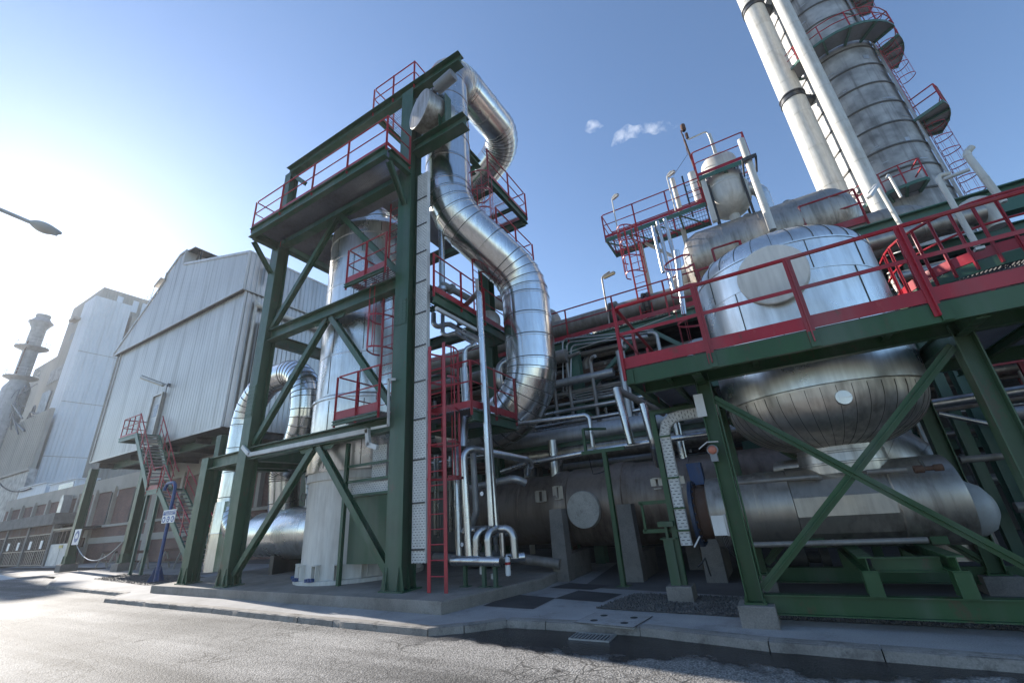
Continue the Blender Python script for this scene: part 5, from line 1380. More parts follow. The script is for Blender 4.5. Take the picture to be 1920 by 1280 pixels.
# patches and scuffed bands on the shell
g = MB()
for i in range(90):
    a = rr.uniform(PI * 1.02, PI * 1.95); z = rr.uniform(13, 36); e = V((math.cos(a), math.sin(a), 0)); p = V((dx_, dy_, z)) + e * (dr + .006)
    ww = rr.uniform(.12, .55); g.bar(p - V((-e.y, e.x, 0)) * ww / 2, p + V((-e.y, e.x, 0)) * ww / 2, .012, rr.choice((.05, .05, .08, .3)))
g.build('repair_patches', 'galvanised', body)
def ringplat(c, a0, a1, z, r0=dr + .12, r1=dr + 1.15, poly=None, n=10, rail=True):
    g = MB(); vs = []
    for k in range(n + 1):
        a = a0 + (a1 - a0) * k / n; e = V((math.cos(a), math.sin(a), 0)); o = V((dx_, dy_, z)); vs += [o + e * r0, o + e * r1, o + e * r1 - V((0, 0, .06)), o + e * r0 - V((0, 0, .06))]
    fs = []
    for k in range(n):
        for j in range(4): fs.append((4 * k + j, 4 * k + (j + 1) % 4, 4 * k + 4 + (j + 1) % 4, 4 * k + 4 + j))
    fs += [(0, 1, 2, 3), (4 * n + 3, 4 * n + 2, 4 * n + 1, 4 * n)]
    g.add(vs, fs); pl = g.build('ring_platform', 'grey_paint', c)
    g = MB()
    for k in range(0, n + 1, 2):
        a = a0 + (a1 - a0) * k / n; e = V((math.cos(a), math.sin(a), 0)); o = V((dx_, dy_, z - .12)); g.bar(o + e * (r0 - .1), o + e * r1, .10, .14)
    for k in range(n):
        a = a0 + (a1 - a0) * k / n; b = a0 + (a1 - a0) * (k + 1) / n; o = V((dx_, dy_, z - .06)); g.bar(o + V((math.cos(a), math.sin(a), 0)) * r1, o + V((math.cos(b), math.sin(b), 0)) * r1, .03, .16)
    g.build('bracket_frame', FG, pl)
    g = MB()
    for hh in (1.1, .6):
        tube_into(g, [V((dx_ + math.cos(a0 + (a1 - a0) * k / n) * r1, dy_ + math.sin(a0 + (a1 - a0) * k / n) * r1, z + hh)) for k in range(n + 1)], .028, 6)
    for a in (a0, a1):
        e = V((math.cos(a), math.sin(a), 0)); o = V((dx_, dy_, z))
        for hh in (1.1, .6): g.bar(o + e * (r0 + .1) + V((0, 0, hh)), o + e * r1 + V((0, 0, hh)), .05, .05)
    for k in range(0, n + 1, 2):
        a = a0 + (a1 - a0) * k / n; q = V((dx_ + math.cos(a) * r1, dy_ + math.sin(a) * r1, z)); g.bar(q, q + V((0, 0, 1.1)), .05, .05)
    g.build('guardrail', 'red_paint', pl)
# half ring walkway across the front
ringplat(c, R(205), R(326), 25.0)
ringplat(c, R(195), R(262), 32.6)
ringplat(c, R(322), R(372), 33.2, r1=dr + 1.2, n=6)
ringplat(c, R(322), R(372), 29.0, r1=dr + 1.2, n=6)
ringplat(c, R(326), R(374), 24.3, r1=dr + 1.1, n=6)
ringplat(c, R(322), R(372), 19.0, r1=dr + 1.25, n=6)
ringplat(c, R(215), R(275), 14.6, r1=dr + 1.0, n=8)
def dlad(ang, z0, h, cage):
    a = R(ang); e = V((math.cos(a), math.sin(a), 0)); ladder(c, V((dx_, dy_, z0)) + e * (dr + .25), h, (-e.y, e.x, 0), e, w=.5, cage=cage, sp=.4, stile=.09)
dlad(342, 12.0, 7.0, (2.2, 6.5, .9)); dlad(326, 19.2, 5.2, (2.3, 5.0, .9)); dlad(340, 24.4, 4.7, (2.3, 4.5, .9)); dlad(326, 29.2, 8, (2.3, 6.8, .9))
a = R(326); e = V((math.cos(a), math.sin(a), 0)); g = MB(); p = V((dx_, dy_, 0)) + e * (dr + .12); g.bar(p + V((0, 0, 12)), p + V((0, 0, 44)), .3, .08, e); g.build('cable_duct', 'dull_cladding', c)
# separate big pale pipes
def bigpipe(x, y, r, z0, z1, lab, bands=2.6, mat='white_pipe'):
    g = MB(); bs = [k * bands + .7 for k in range(int((z1 - z0) / bands))]
    tube_into(g, [V((x, y, z0)), V((x, y, z1))], r, 36, True, bs, .012, .04)
    return solo('tall_pipe', g, mat, lab, 'pipe')
bigpipe(6.55, 24.9, .62, 8, 46, 'fattest of the tall pale pipes, left of the distillation column')
for zz in (22.9, 31.3):
    g = MB(); g.lathe((6.55, 24.9, 0), 'Z', [(.62, zz), (.68, zz + .01), (.68, zz + .09), (.63, zz + .1), (.63, zz + .34), (.68, zz + .35), (.68, zz + .43), (.62, zz + .44)], 36)
    g.bar((7.0, 25.1, zz + .2), (8.0, 25.9, zz + .2), .5, .35)
    solo('pipe_collar', g, 'dark_steel', ('lower' if zz < 25 else 'upper') + ' dark collar tying the fattest tall pipe to the column', 'collar')
bigpipe(7.55, 23.4, .36, 8, 46, 'slimmer tall pale pipe in front of the distillation column')

# steam from the vent mast
m = bpy.data.materials.new('steam'); m.use_nodes = True; n = m.node_tree; M['steam'] = m
n.nodes.remove(n.nodes['Principled BSDF'])
pv = n.nodes.new('ShaderNodeVolumePrincipled'); pv.inputs['Color'].default_value = (1, 1, 1, 1); pv.inputs['Anisotropy'].default_value = .3
nz = n.nodes.new('ShaderNodeTexNoise'); nz.inputs['Scale'].default_value = 1.1; nz.inputs['Detail'].default_value = 5; nz.inputs['Roughness'].default_value = .62
tc = n.nodes.new('ShaderNodeTexCoord'); n.links.new(tc.outputs['Object'], nz.inputs['Vector'])
rp = n.nodes.new('ShaderNodeMapRange'); rp.inputs[1].default_value = .44; rp.inputs[2].default_value = .68; rp.inputs[3].default_value = 0; rp.inputs[4].default_value = .6
n.links.new(nz.outputs[0], rp.inputs[0]); n.links.new(rp.outputs[0], pv.inputs['Density']); n.links.new(pv.outputs[0], n.nodes['Material Output'].inputs['Volume'])
def wisp(ctrl, seed):
    g = MB(); P = [V(c[0]) for c in ctrl]; path = []
    rad = []
    for k in range(len(P) - 1):
        for j in range(6):
            t = j / 6; path.append(P[k].lerp(P[k + 1], t)); rad.append(ctrl[k][1] * (1 - t) + ctrl[k + 1][1] * t)
    path.append(P[-1]); rad.append(ctrl[-1][1])
    cum = [0]
    for k in range(1, len(path)): cum.append(cum[-1] + (path[k] - path[k - 1]).length)
    def rf(s_):
        for k in range(len(cum) - 1):
            if s_ <= cum[k + 1] + 1e-6:
                f = (s_ - cum[k]) / max(1e-6, cum[k + 1] - cum[k]); return rad[k] * (1 - f) + rad[k + 1] * f
        return rad[-1]
    tube_into(g, path, 1, 20, True, rfun=rf)
    g.v = [tuple(V(p) + noise.noise_vector(V(p) * .8 + V((seed, 0, 0))) * .35) for p in g.v]
    return g
solo('steam_plume', wisp([(oy(1276, 232, 40), .1), (oy(1250, 237, 40), .5), (oy(1212, 240, 40), .6), (oy(1178, 248, 40), .8), (oy(1156, 263, 40), .6), (oy(1146, 274, 40), .1)], 1), 'steam', 'thin white steam wisp drifting left of the vent mast', 'steam', kind='stuff')
solo('steam_plume', wisp([(oy(1134, 236, 40), .1), (oy(1120, 235, 40), .6), (oy(1106, 239, 40), .7), (oy(1092, 242, 40), .1)], 7), 'steam', 'small detached white puff farther left in the sky', 'steam', kind='stuff')
# ================================================================== INDUSTRIAL HALL ON STILTS
HX0, HX1, HY, HB = -40.0, -23.75, 11.5, 27.0
H = thing('industrial_hall', 'large ribbed metal hall raised on green columns with a door high in its wall', 'hall', (-32, 18, .1))
def corrug(g, p0, p1, z0f, z1f, pitch=.25, depth=.035, nrm=None):
    """vertical trapezoid ribs between two points; z0f/z1f give lower and upper edge at parameter t"""
    p0 = V(p0); p1 = V(p1); d = p1 - p0; ln = d.length; d.normalize(); nrm = V(nrm)
    k = int(ln / pitch); pr_ = []
    for i in range(k):
        for f, o in ((0, 0), (.18, 0), (.30, 1), (.68, 1), (.80, 0)): pr_.append(((i + f) / k, o))
    pr_.append((1.0, 0)); vs = []
    for t, o in pr_:
        q = p0 + d * (ln * t) + nrm * (o * depth); vs += [V((q.x, q.y, z0f(t))), V((q.x, q.y, z1f(t)))]
    g.add(vs, [(2 * i, 2 * i + 2, 2 * i + 3, 2 * i + 1) for i in range(len(pr_) - 1)])
def prof_z(pts):
    def f(t):
        for (a, za), (b, zb) in zip(pts[:-1], pts[1:]):
            if t <= b: return za + (zb - za) * (t - a) / (b - a)
        return pts[-1][1]
    return f
ln = HX1 - HX0
def tx(x): return (x - HX0) / ln
ZB, ZE = 6.72, 14.65
g = MB(); corrug(g, (HX0, HY, 0), (HX1, HY, 0), lambda t: ZB, lambda t: ZE + .1, .30, .016, (0, -1, 0)); g.build('front_wall', 'hall_sheet', H, 10)
roof = [(0, 14.9), (tx(-34.9), 19.3), (tx(-34.88), 19.6), (tx(-33.2), 20.5), (tx(-32.6), 20.6), (tx(-32.55), 19.35), (1, 17.1)]
X0b, X1b = HX0 - .7, HX1 + .12
roofb = [(0, 14.9), ((-34.9 - X0b) / (X1b - X0b), 19.2), ((-34.85 - X0b) / (X1b - X0b), 19.75), ((-33.4 - X0b) / (X1b - X0b), 20.75), ((-32.45 - X0b) / (X1b - X0b), 20.8), ((-32.4 - X0b) / (X1b - X0b), 19.6), (1, 17.15)]
fz = prof_z(roofb)
g = MB(); corrug(g, (X0b, HY - .22, 0), (X1b, HY - .22, 0), lambda t: ZE, fz, .30, .016, (0, -1, 0)); g.build('upper_band', 'hall_sheet', H, 10)
g = MB(); g.box(X0b, X1b, HY - .2, HY + .05, ZE - .02, ZE + .0); g.box(HX1 + .0, X1b, HY + .05, HB, ZE - .02, ZE); g.build('band_soffit', 'dark_steel', H)
# roof edge trims
g = MB()
pp = [V((X0b + (X1b - X0b) * t, HY - .26, z)) for t, z in roofb]
for a, b in zip(pp[:-1], pp[1:]): g.bar(a, b, .06, .16)
g.bar((X0b, HY - .27, ZE - .05), (X0b, HY - .27, 14.9), .08, .08, (0, 1, 0)); g.bar((X1b, HY - .27, ZE - .05), (X1b, HY - .27, 17.15), .10, .10, (0, 1, 0)); g.bar((X1b, HY - .27, ZE), (X1b, HB, ZE), .05, .10); g.bar((X0b, HY - .27, ZE), (X1b, HY - .27, ZE), .05, .08)
g.bar((HX0, HY - .04, ZB), (HX1, HY - .04, ZB), .05, .09); g.bar((HX1, HY - .04, ZB), (HX1, HY - .04, ZE), .12, .08, (0, 1, 0)); g.bar((HX0, HY - .04, ZB), (HX0, HY - .04, ZE), .10, .08, (0, 1, 0))
g.bar((X1b, HY - .27, 17.18), (X1b, HB, 17.18), .06, .12)
g.build('edge_trim', 'hall_sheet', H)
# sides
g = MB(); corrug(g, (HX1, HY, 0), (HX1, HB, 0), lambda t: ZB, lambda t: ZE + .1, .28, .045, (1, 0, 0)); g.build('side_wall', 'hall_side_sheet', H, 10)
g = MB(); corrug(g, (X1b, HY - .22, 0), (X1b, HB, 0), lambda t: ZE, lambda t: 17.1, .28, .045, (1, 0, 0)); g.build('upper_side_band', 'hall_side_sheet', H, 10)
g = MB(); corrug(g, (HX0, HB, 0), (HX0, HY, 0), lambda t: ZB, lambda t: 14.9, .4, .04, (-1, 0, 0)); g.build('side_wall', 'hall_sheet', H, 10)
g = MB(); vs = []
for p in pp: vs += [V((p.x, HY - .2, p.z - .02)), V((p.x, HB, p.z - .02))]
g.add(vs, [(2 * i, 2 * i + 2, 2 * i + 3, 2 * i + 1) for i in range(len(pp) - 1)]); g.build('roof', 'hall_sheet', H, 10)
g = MB(); g.box(-34.85, -32.45, HY + 4, HY + 4.1, 19, 20.7); corrug(g, (-32.3, HY - .15, 20.78), (-32.3, HB, 20.78), lambda t: 20.78, lambda t: 20.82, .3, .1, (.8, 0, 0)); g.build('roof_monitor', 'galvanised', H, 10)
g = MB(); k = [V((-32.5, HY - .2, 20.8)), V((-31.4, HY - .2, 20.7))]; g.add([k[0], k[1], k[1] + V((0, 8, 0)), k[0] + V((0, 8, 0)), k[0] - V((0, 0, .06)), k[1] - V((0, 0, .06)), k[1] + V((0, 8, -.06)), k[0] + V((0, 8, -.06))], [(0, 1, 2, 3), (7, 6, 5, 4), (0, 4, 5, 1), (1, 5, 6, 2)])
for x in (-32.0, -31.5): g.bar((x, HY + .3, 19.2), (x, HY + .3, 20.7), .08, .08)
g.build('monitor_canopy', 'dark_steel', H)
g = MB(); a = V((-35.1, HY - .25, 19.35)); g.bar(a, a + V((-.9, 0, -.45)), .5, .05); g.build('eave_flap', 'hall_sheet', H)
g = MB(); g.box(HX0 + .05, HX1 - .05, HY + .06, HB, ZB + .02, ZB + .1); g.build('floor', 'dark_steel', H)
for y in (HY + 1.2, HY + 5, HY + 10, HB - .3):
    g = MB(); g.ibeam((HX0 + .2, y, ZB - .22), (HX1 - .1, y, ZB - .22), .42, .25, (0, 0, 1), .03); g.build('floor_beam', 'faded_green' if y > 12 else 'dark_steel', H)
for x in (HX0 + .3, -35, -30.5, -27, HX1 - .2):
    g = MB(); g.ibeam((x, HY + .4, ZB - .2), (x, HB, ZB - .2), .34, .2, (0, 0, 1), .02); g.build('floor_beam', 'dark_steel', H)
XM = oy(233, 1056, 11.75).x
for x in (HX0 + .12, XM, HX1 - .15):
    for y in (HY + .25, HB - .5):
        g = MB(); g.ibeam((x, y, .5), (x, y, ZB - .42), .42, .42, (0, 1, 0), .03); co = g.build('column', GP, H)
        g = MB(); g.box(x - .3, x + .3, y - .3, y + .3, .48, .52)
        for s in (-1, 1): g.hexa([(x + s * .2, y - .25, .52), (x + s * .32, y - .25, .52), (x + s * .32, y + .25, .52), (x + s * .2, y + .25, .52), (x + s * .2, y - .25, .95), (x + s * .22, y - .25, .95), (x + s * .22, y + .25, .95), (x + s * .2, y + .25, .95)])
        g.build('base_plate', GP, co)
        if y < 15 and x < -25:
            g = MB(); rnd_slab(g, [V((x - .42, y - .42, 0)), V((x + .42, y - .42, 0)), V((x + .42, y + .42, 0)), V((x - .42, y + .42, 0))], .05, .49); solo('concrete_block', g, 'pier_concrete', ('low concrete plinth under the leftmost hall column' if x < -35 else 'low concrete plinth under the middle hall column'), 'concrete block', 'hall column plinths')
# door with small window
a = oy(277, 808, HY); b = oy(296, 808, HY); t = oy(305, 738, HY)
X_0, X_1, Z0, Z1 = -32.15, -31.1, 7.3, 9.85
g = MB(); g.box(X_0, X_1, HY - .10, HY - .04, Z0, Z1); dr_ = g.build('door', 'white_paint', H)
g = MB(); g.box(X_0 + .28, X_1 - .28, HY - .11, HY - .101, Z0 + 1.2, Z0 + 1.95); g.build('pane', 'window_glass', dr_)
g = MB(); g.box(X_0 - .1, X_0, HY - .2, HY - .03, Z0, Z1 + .1); g.box(X_1, X_1 + .1, HY - .2, HY - .03, Z0, Z1 + .1); g.box(X_0, X_1, HY - .2, HY - .03, Z1, Z1 + .1); g.build('frame', 'dull_cladding', dr_)
g = MB(); g.box(X_1 - .16, X_1 - .1, HY - .15, HY - .10, Z0 + 1.0, Z0 + 1.06); g.build('handle', 'dark_steel', dr_)
# bracket with pulley and down pipes on the side wall
pipe([(HX1 + .22, 12.05, ZE - .5), (HX1 + .22, 12.05, 2.0)], .09, 'white_pipe', 'pale rain pipe running down the corner of the hall', bend=.3)
pipe([(HX1 + .25, 12.0, 13.9), (HX1 + .25, 13.2, 13.75), (HX1 + .3, 20, 13.75)], .16, 'white_pipe', 'pale pipe with elbow fixed below the upper side band of the hall', n=18)
pipe([(HX1 + .55, 12.6, 13.0), (HX1 + .55, 12.6, .4)], .32, 'white_pipe', 'fat pale riser standing beside the hall corner', n=24)
g = MB(); g.bar((X1b + .1, HY + .9, 16.6), (X1b + .9, HY + .9, 16.6), .2, .12); g.bar((X1b + .45, HY + .9, 16.55), (X1b + .45, HY + .9, 15.5), .16, .16); solo('hoist_bracket', g, 'rust', 'rusty hoist bracket on the upper corner of the hall', 'bracket')
# wall lamp on an angled arm
a = oy(265, 707, 10.4); b = oy(313, 724, 11.35)
c = thing('wall_lamp', 'long tube lamp on an arm above the hall door', 'lamp', b)
g = MB(); g.bar(a + V((0, 0, .12)), b + V((0, 0, .1)), .05, .05); g.bar(b + V((0, 0, .1)), b + V((0, .15, .1)), .06, .2); g.bar(b + V((0, 0, .1)), b + V((0, 0, -.6)), .05, .05); g.build('arm', 'grey_paint', c)
g = MB(); g.bar(a, a.lerp(b, .86), .24, .12); g.build('housing', 'white_paint', c)
g = MB(); g.bar(a - V((0, 0, .08)), a.lerp(b, .84) - V((0, 0, .08)), .18, .05); g.build('diffuser', 'warm_diffuser', c)

# ---------------------------------------------------------------- steel staircase
S = thing('steel_staircase', 'red railed green steel staircase climbing to the hall door', 'staircase', (-28, 10.9, .1))
ya, yb = 10.25, 11.3
def flight(x0, z0, x1, z1, ya, yb, rail=True):
    for y in (ya, yb):
        g = MB(); g.bar((x0, y, z0), (x1, y, z1), .07, .26); g.build('stringer', 'faded_green', S)
    n = int(abs(z0 - z1) / .2); g = MB()
    for i in range(n + 1):
        t = (i + .5) / (n + 1); x = x0 + (x1 - x0) * t; z = z0 + (z1 - z0) * t; g.box(x - .13, x + .13, ya + .04, yb - .04, z - .02, z + .02)
    g.build('treads', 'galvanised', S)
    for y in (ya, yb):
        g = MB(); u = V((0, 0, 1.05)); a = V((x0, y, z0 + .1)); b = V((x1, y, z1 + .1))
        tube_into(g, fillet([a + u, b + u, b + u + V((.4, 0, -.3))], .1, 3)[0], .03, 8); tube_into(g, [a + u * .5, b + u * .5], .022, 6)
        for k in range(4):
            q = a.lerp(b, (k + .15) / 3.4); g.bar(q - V((0, 0, .2)), q + u, .08, .03, (0, 1, 0))
        g.build('handrail', 'red_paint', S)
flight(-30.2, 7.15, -27.2, 3.95, ya, yb)
flight(-26.0, 3.85, oy(372, 1066, 10.4).x, .15, ya, yb)
g = MB(); g.box(-32.3, -30.1, ya - .05, 11.38, 7.12, 7.16); g.bar((-32.3, ya, 7.02), (-30.1, ya, 7.02), .05, .2); g.bar((-32.25, ya, 7.02), (-32.25, 11.38, 7.02), .05, .2); g.build('landing', 'faded_green', S)
g = MB(); g.box(-27.3, -25.9, ya - .05, yb + .1, 3.83, 3.87); g.bar((-27.3, ya, 3.74), (-25.9, ya, 3.74), .05, .2); g.build('landing', 'faded_green', S)
railing(S, [(-30.25, ya, 7.16), (-32.3, ya, 7.16), (-32.3, 11.35, 7.16)], h=1.1, sp=.8, r=.03)
railing(S, [(-27.2, ya, 3.87), (-26.0, ya, 3.87)], h=1.05, sp=1.1, r=.03, toe=.2)
for x in (-27.2, -26.1):
    g = MB(); g.ibeam((x, ya + .1, .1), (x, ya + .1, 3.7), .12, .12, (0, 1, 0), .012); g.build('leg', 'faded_green', S)

# ---------------------------------------------------------------- brick building
B = thing('brick_building', 'long low brick building with cream pillars behind the green hall columns', 'building', (-55, 18, .1))
by0 = 16.0
tz0 = 6.75
g = MB(); g.box(-77, -18, by0, by0 + 9, .0, tz0 - .85); g.build('brick_wall', 'brickwork', B)
g = MB(); g.box(-77.1, -17.9, by0 - .12, by0 + 9.1, tz0 - 1.15, tz0); g.build('parapet', 'render_cream', B)
g = MB(); g.box(-77, -18, by0 - .10, by0 - .003, 1.55, 2.0); g.box(-77, -18, by0 - .22, by0 - .003, 2.75, 2.92); g.build('string_course', 'render_cream', B)
for x in (-74.5, -70.6, -66.8, -63.0, -59.2, -55.4, -51.6, -47.8, -43.6, -36.5, -31.5, -27, -22.5):
    g = MB(); w_ = .34 if x < -50 or x > -40 else .3
    if x == -43.6: w_ = .3
    g.box(x - w_ / 2, x + w_ / 2, by0 - .28, by0 - .004, 2.93, tz0 - .86); g.build('pilaster', 'render_cream', B)
for x in (-51.4, -40.3, -31.0):
    g = MB(); g.box(x - .45, x + .45, by0 - .24, by0 - .004, .1, tz0 - 1.4 if x > -50 else 2.7); g.build('pillar', 'render_cream', B)
for x in (-47.9, -43.7):
    g = MB(); g.box(x - .08, x + .08, by0 - .34, by0 - .29, 2.95, tz0 - 1.3); g.build('downpipe', 'cable_black', B)
g = MB(); g.box(-57.4, -56.5, by0 - .9, by0 - .3, 2.4, 5.6); g.box(-57.2, -56.7, by0 - .9, by0 - .3, 5.6, 5.9); solo('ventilation_duct', g, 'galvanised', 'narrow galvanised duct box fixed to the brick facade', 'duct')
c = thing('number_sign', 'small white sign high on the brick wall between two pilasters', 'sign', (-46.4, by0, 5))
p = oy(217, 919, by0 - .05); g = MB(); g.box(p.x - .6, p.x + .6, by0 - .06, by0 - .01, p.z - .5, p.z + .5); g.build('board', 'sign_white', c)
text_into(c, '0800', (p.x, by0 - .065, p.z), (1, 0, 0), (0, 0, 1), .48, 'sign_ink')
# open shed with barred gates in front of it
G_ = thing('gate_shed', 'low concrete shed with barred gates in front of the brick building', 'shed', (-60, 15, .1))
g = MB(); g.box(-90, -53.0, 13.9, 16, 3.3, 4.2); g.build('roof_slab', 'pier_concrete', G_)
g = MB(); g.box(-90, -53.2, 15.6, 15.9, .1, 3.2); g.build('back_wall', 'dark_void', G_)
g = MB(); g.box(-52.9, -48.6, 14.0, 16, 2.75, 2.9); g.build('canopy', 'dark_steel', G_)
for x in (-78, -71.5, -65.5, -59.6, -53.6):
    g = MB(); g.box(x - .22, x + .22, 14.2, 14.6, .1, 3.3); g.build('pillar', 'pier_concrete', G_)
g = MB(); g.box(-90, -53.8, 14.3, 14.5, 2.65, 3.3); g.build('lintel', 'rust', G_)
for x in (-77.7, -71.2, -65.2, -59.3):
    for s in (0, 1):
        xa = x + s * 2.72; xb = xa + 2.66; g = MB()
        for k in range(7): xx = xa + (xb - xa) * k / 6; g.bar((xx, 14.3, .18), (xx, 14.3, 2.6), .06, .06)
        for zz in (.2, 1.3, 2.58): g.bar((xa, 14.3, zz), (xb, 14.3, zz), .07, .08)
        g.box(xa + .05, xb - .05, 14.36, 14.38, .2, 1.25)
        gg = g.build('gate', 'gate_steel', G_)
        if (x, s) != (-77.7, 0):
            g = MB(); g.box(xa + 1.0, xa + 1.55, 14.2, 14.24, 1.45, 2.1); g.build('notice', 'sign_white', gg)
g = MB()
for xa, xb in ((-53.3, -51.1), (-51.0, -48.9)): g.box(xa, xb, 14.3, 14.36, .12, 1.72)
g.build('door_leaf', 'white_paint', G_)
g = MB()
for k in range(6): g.bar((-53.3 + k * .88, 14.33, 1.72), (-53.3 + k * .88, 14.33, 2.7), .05, .05)
g.bar((-53.3, 14.33, 2.7), (-48.9, 14.33, 2.7), .06, .06); g.build('bars', 'gate_steel', G_)
g = MB(); g.box(-51.2, -50.5, 14.25, 14.29, 1.4, 1.62); g.build('notice', 'yellow_paint', G_, label='small yellow notice on the white gate door')
# equipment on the brick roof
for i, (pa, pb, za, lab) in enumerate(((35, 82, 3.0, 'low pale plant box on the brick roof, left'), (90, 135, 3.4, 'taller pale plant cabin on the brick roof with an open dark side'))):
    a = oy(pa, 925, 20); b = oy(pb, 925, 20); z_ = oy((pa + pb) / 2, 912 if i == 0 else 905, 20).z
    g = MB(); g.box(a.x, b.x, 20, 22, 6.5, z_); g.box(a.x - .2, b.x + .3, 19.8, 22.2, z_, z_ + .12)
    c = thing('roof_unit', lab, 'roof unit', ((a.x + b.x) / 2, 21, 6.6)); g.build('cabin', 'white_sheet', c)
    if i: g = MB(); g.box(a.x + (b.x - a.x) * .4, b.x - .3, 19.96, 19.99, 6.9, z_ - .25); g.build('opening', 'window_glass', c)

# ---------------------------------------------------------------- tall pale boiler house
W = thing('boiler_house', 'tall pale stepped boiler house far behind the brick building', 'building', (-110, 30, 0))
wx = -102.0
g = MB(); g.box(-117.3, wx - .3, 24, 40, 0, 47.3); g.build('main_block', 'dingy_sheet', W)
g = MB()
zz = 41
while zz > 6:
    zz -= 3.6
corr = MB(); corrug(corr, (wx - .28, 24, 0), (wx - .28, 40, 0), lambda t: 8, lambda t: 47.2, .5, .06, (1, 0, 0)); corr.build('side_cladding', 'dingy_sheet', W, 10)
for i, yy in enumerate((25.5, 28.0, 29.5)):
    g = MB(); g.box(wx - .25, wx - .1, yy + .8, yy + 1.7, 43.8, 46.3); g.build('light_panel', 'white_sheet', W)
# white projecting shaft
sx1 = -99.4
g = MB(); g.box(-104.5, sx1, 22.6, 28.0, 0, 43.9); g.build('shaft', 'white_sheet', W)
corr = MB(); corrug(corr, (sx1 + .02, 22.6, 0), (sx1 + .02, 28.0, 0), lambda t: 6, lambda t: 43.9, .45, .06, (1, 0, 0)); corr.build('shaft_cladding', 'white_sheet', W, 10)
g = MB()
for z in (15, 24, 33): g.box(sx1 + .06, sx1 + .10, 22.6, 28.0, z - .04, z + .04)
g.build('sheet_joints', 'dingy_sheet', W)
g = MB(); g.box(-106.2, -103.8, 21.6, 22.6, 40.2, 40.7); g.build('awning', 'dingy_sheet', W)
g = MB(); g.box(wx - .25, wx + 2.6, 28.5, 33, 38.5, 42.0); g.build('side_box', 'dingy_sheet', W)
for x, z in ((-112, 39.5), (-107.6, 43), (-110, 36.5), (-114, 43.5), (-106.5, 38)):
    g = MB(); g.box(x - .8, x + .8, 23.94, 23.99, z - .7, z + .7); g.build('louvre', 'grey_paint', W)
g = MB(); g.box(-131, -117.3, 24.2, 40, 0, 37.0); g.build('lower_block', 'dingy_sheet', W)
g = MB(); g.box(-131.1, -117.3, 24.05, 24.15, 19.5, 22); g.build('darker_band', 'tower_sheet', W)
g = MB(); g.box(-117.3, -104.5, 23.9, 23.98, 30.5, 33.5); g.build('darker_band', 'tower_sheet', W)
for x in (-128.5, -124, -120.5):
    g = MB(); g.box(x, x + 1.4, 24.1, 24.18, 22.5, 25); g.build('light_panel', 'white_sheet', W)
g = MB()
for k in range(4): tube_into(g, [V((-108.5 + k * .9, 22.3, 12.3)), V((-108.5 + k * .9, 22.3, 27))], .28, 10)
g.box(-109.2, -105, 21.9, 22.9, 11.6, 12.4); g.build('vertical_ducts', 'galvanised', W)
g = MB(); a = V((-98, 39, 47.3)) ; g.bar((-106, 31.5, 48.0), (-103, 31.5, 48.0), .06, .06); g.bar((-106, 31.5, 49.2), (-103, 31.5, 49.2), .06, .06)
for x in (-106, -104.5, -103): g.bar((x, 31.5, 47.2), (x, 31.5, 49.2), .06, .06)
g.bar((-102.8, 31.6, 47.2), (-102.8, 31.6, 51.5), .08, .08); g.build('roof_railing', 'dark_steel', W)
# low grey sheds at the far left
c = thing('corrugated_shed', 'low grey corrugated building at the far left edge', 'building', (-140, 22, 0))
a = oy(0, 785, 21); 
g = MB(); g.box(-180, oy(84, 800, 21).x, 21, 21.5, 12.5, oy(40, 790, 21).z); g.build('upper_storey', 'dingy_sheet', c)
corr = MB(); xe = oy(84, 800, 21).x; corrug(corr, (-180, 20.98, 0), (xe, 20.98, 0), lambda t: 12.6, lambda t: oy(40, 790, 21).z - .1, 1.0, .08, (0, -1, 0)); corr.build('ribbed_wall', 'dingy_sheet', c, 10)
g = MB(); g.box(-180, xe + 1.5, 20.6, 21.5, 0, 12.5); g.build('lower_storey', 'tower_sheet', c)
g = MB(); g.box(-180, xe + 1.7, 20.3, 20.59, 12.2, 12.6); g.build('ledge', 'dingy_sheet', c)
# flue stack with two ring platforms
kx, ky = -118.5, 20.5
c = thing('flue_stack', 'slanted looking flue stack with two railed ring platforms at the far left', 'chimney', (kx, ky, 0))
def kz(px, py): return oy(px, py, ky).z
z3, z2, z1_, z0_ = kz(55, 612), kz(45, 662), kz(35, 712), kz(20, 770)
g = MB(); g.lathe((kx, ky, 0), 'Z', [(3.0, 14), (3.0, z1_ - 3), (2.2, z1_), (2.2, z2 + 5.2), (1.7, z2 + 1.5 + 5.2)], 28); 
g = MB(); r0 = 1.1
g.lathe((kx, ky, 0), 'Z', [(1.9, 14), (1.9, z1_ - 2.0), (r0, z1_), (r0, z2 + 4), (r0 + .7, z2 + 5.4), (r0 + .7, z3 - 1.8), (r0 - .1, z3 - .6), (r0, z3 - .4), (r0, z3), (r0 - .2, z3)], 24, False, True); g.build('shaft', 'pale_grey', c)
for z in (z2, z1_ + .3):
    g = MB(); g.lathe((kx, ky, z), 'Z', [(r0, -.8), (r0 + 1.3, -.15), (r0 + 1.3, 0), (r0, 0)], 20); pl = g.build('ring_platform', 'pale_grey', c)
    g = MB()
    for hh in (.7, 1.4): g.ring(V((kx, ky, z + hh)), 'Z', r0 + 1.2, .04, 20)
    for i in range(10): a = i * PI / 5; q = V((kx + math.cos(a) * (r0 + 1.2), ky + math.sin(a) * (r0 + 1.2), z)); g.bar(q, q + V((0, 0, 1.4)), .08, .08)
    g.build('railing', 'white_paint', pl)
g = MB()
for s in (-.3, .3): g.bar((kx + 1.2 + s, ky - r0 + .1, z1_), (kx + 1.2 + s, ky - r0 + .1, z2 + 1), .08, .08)
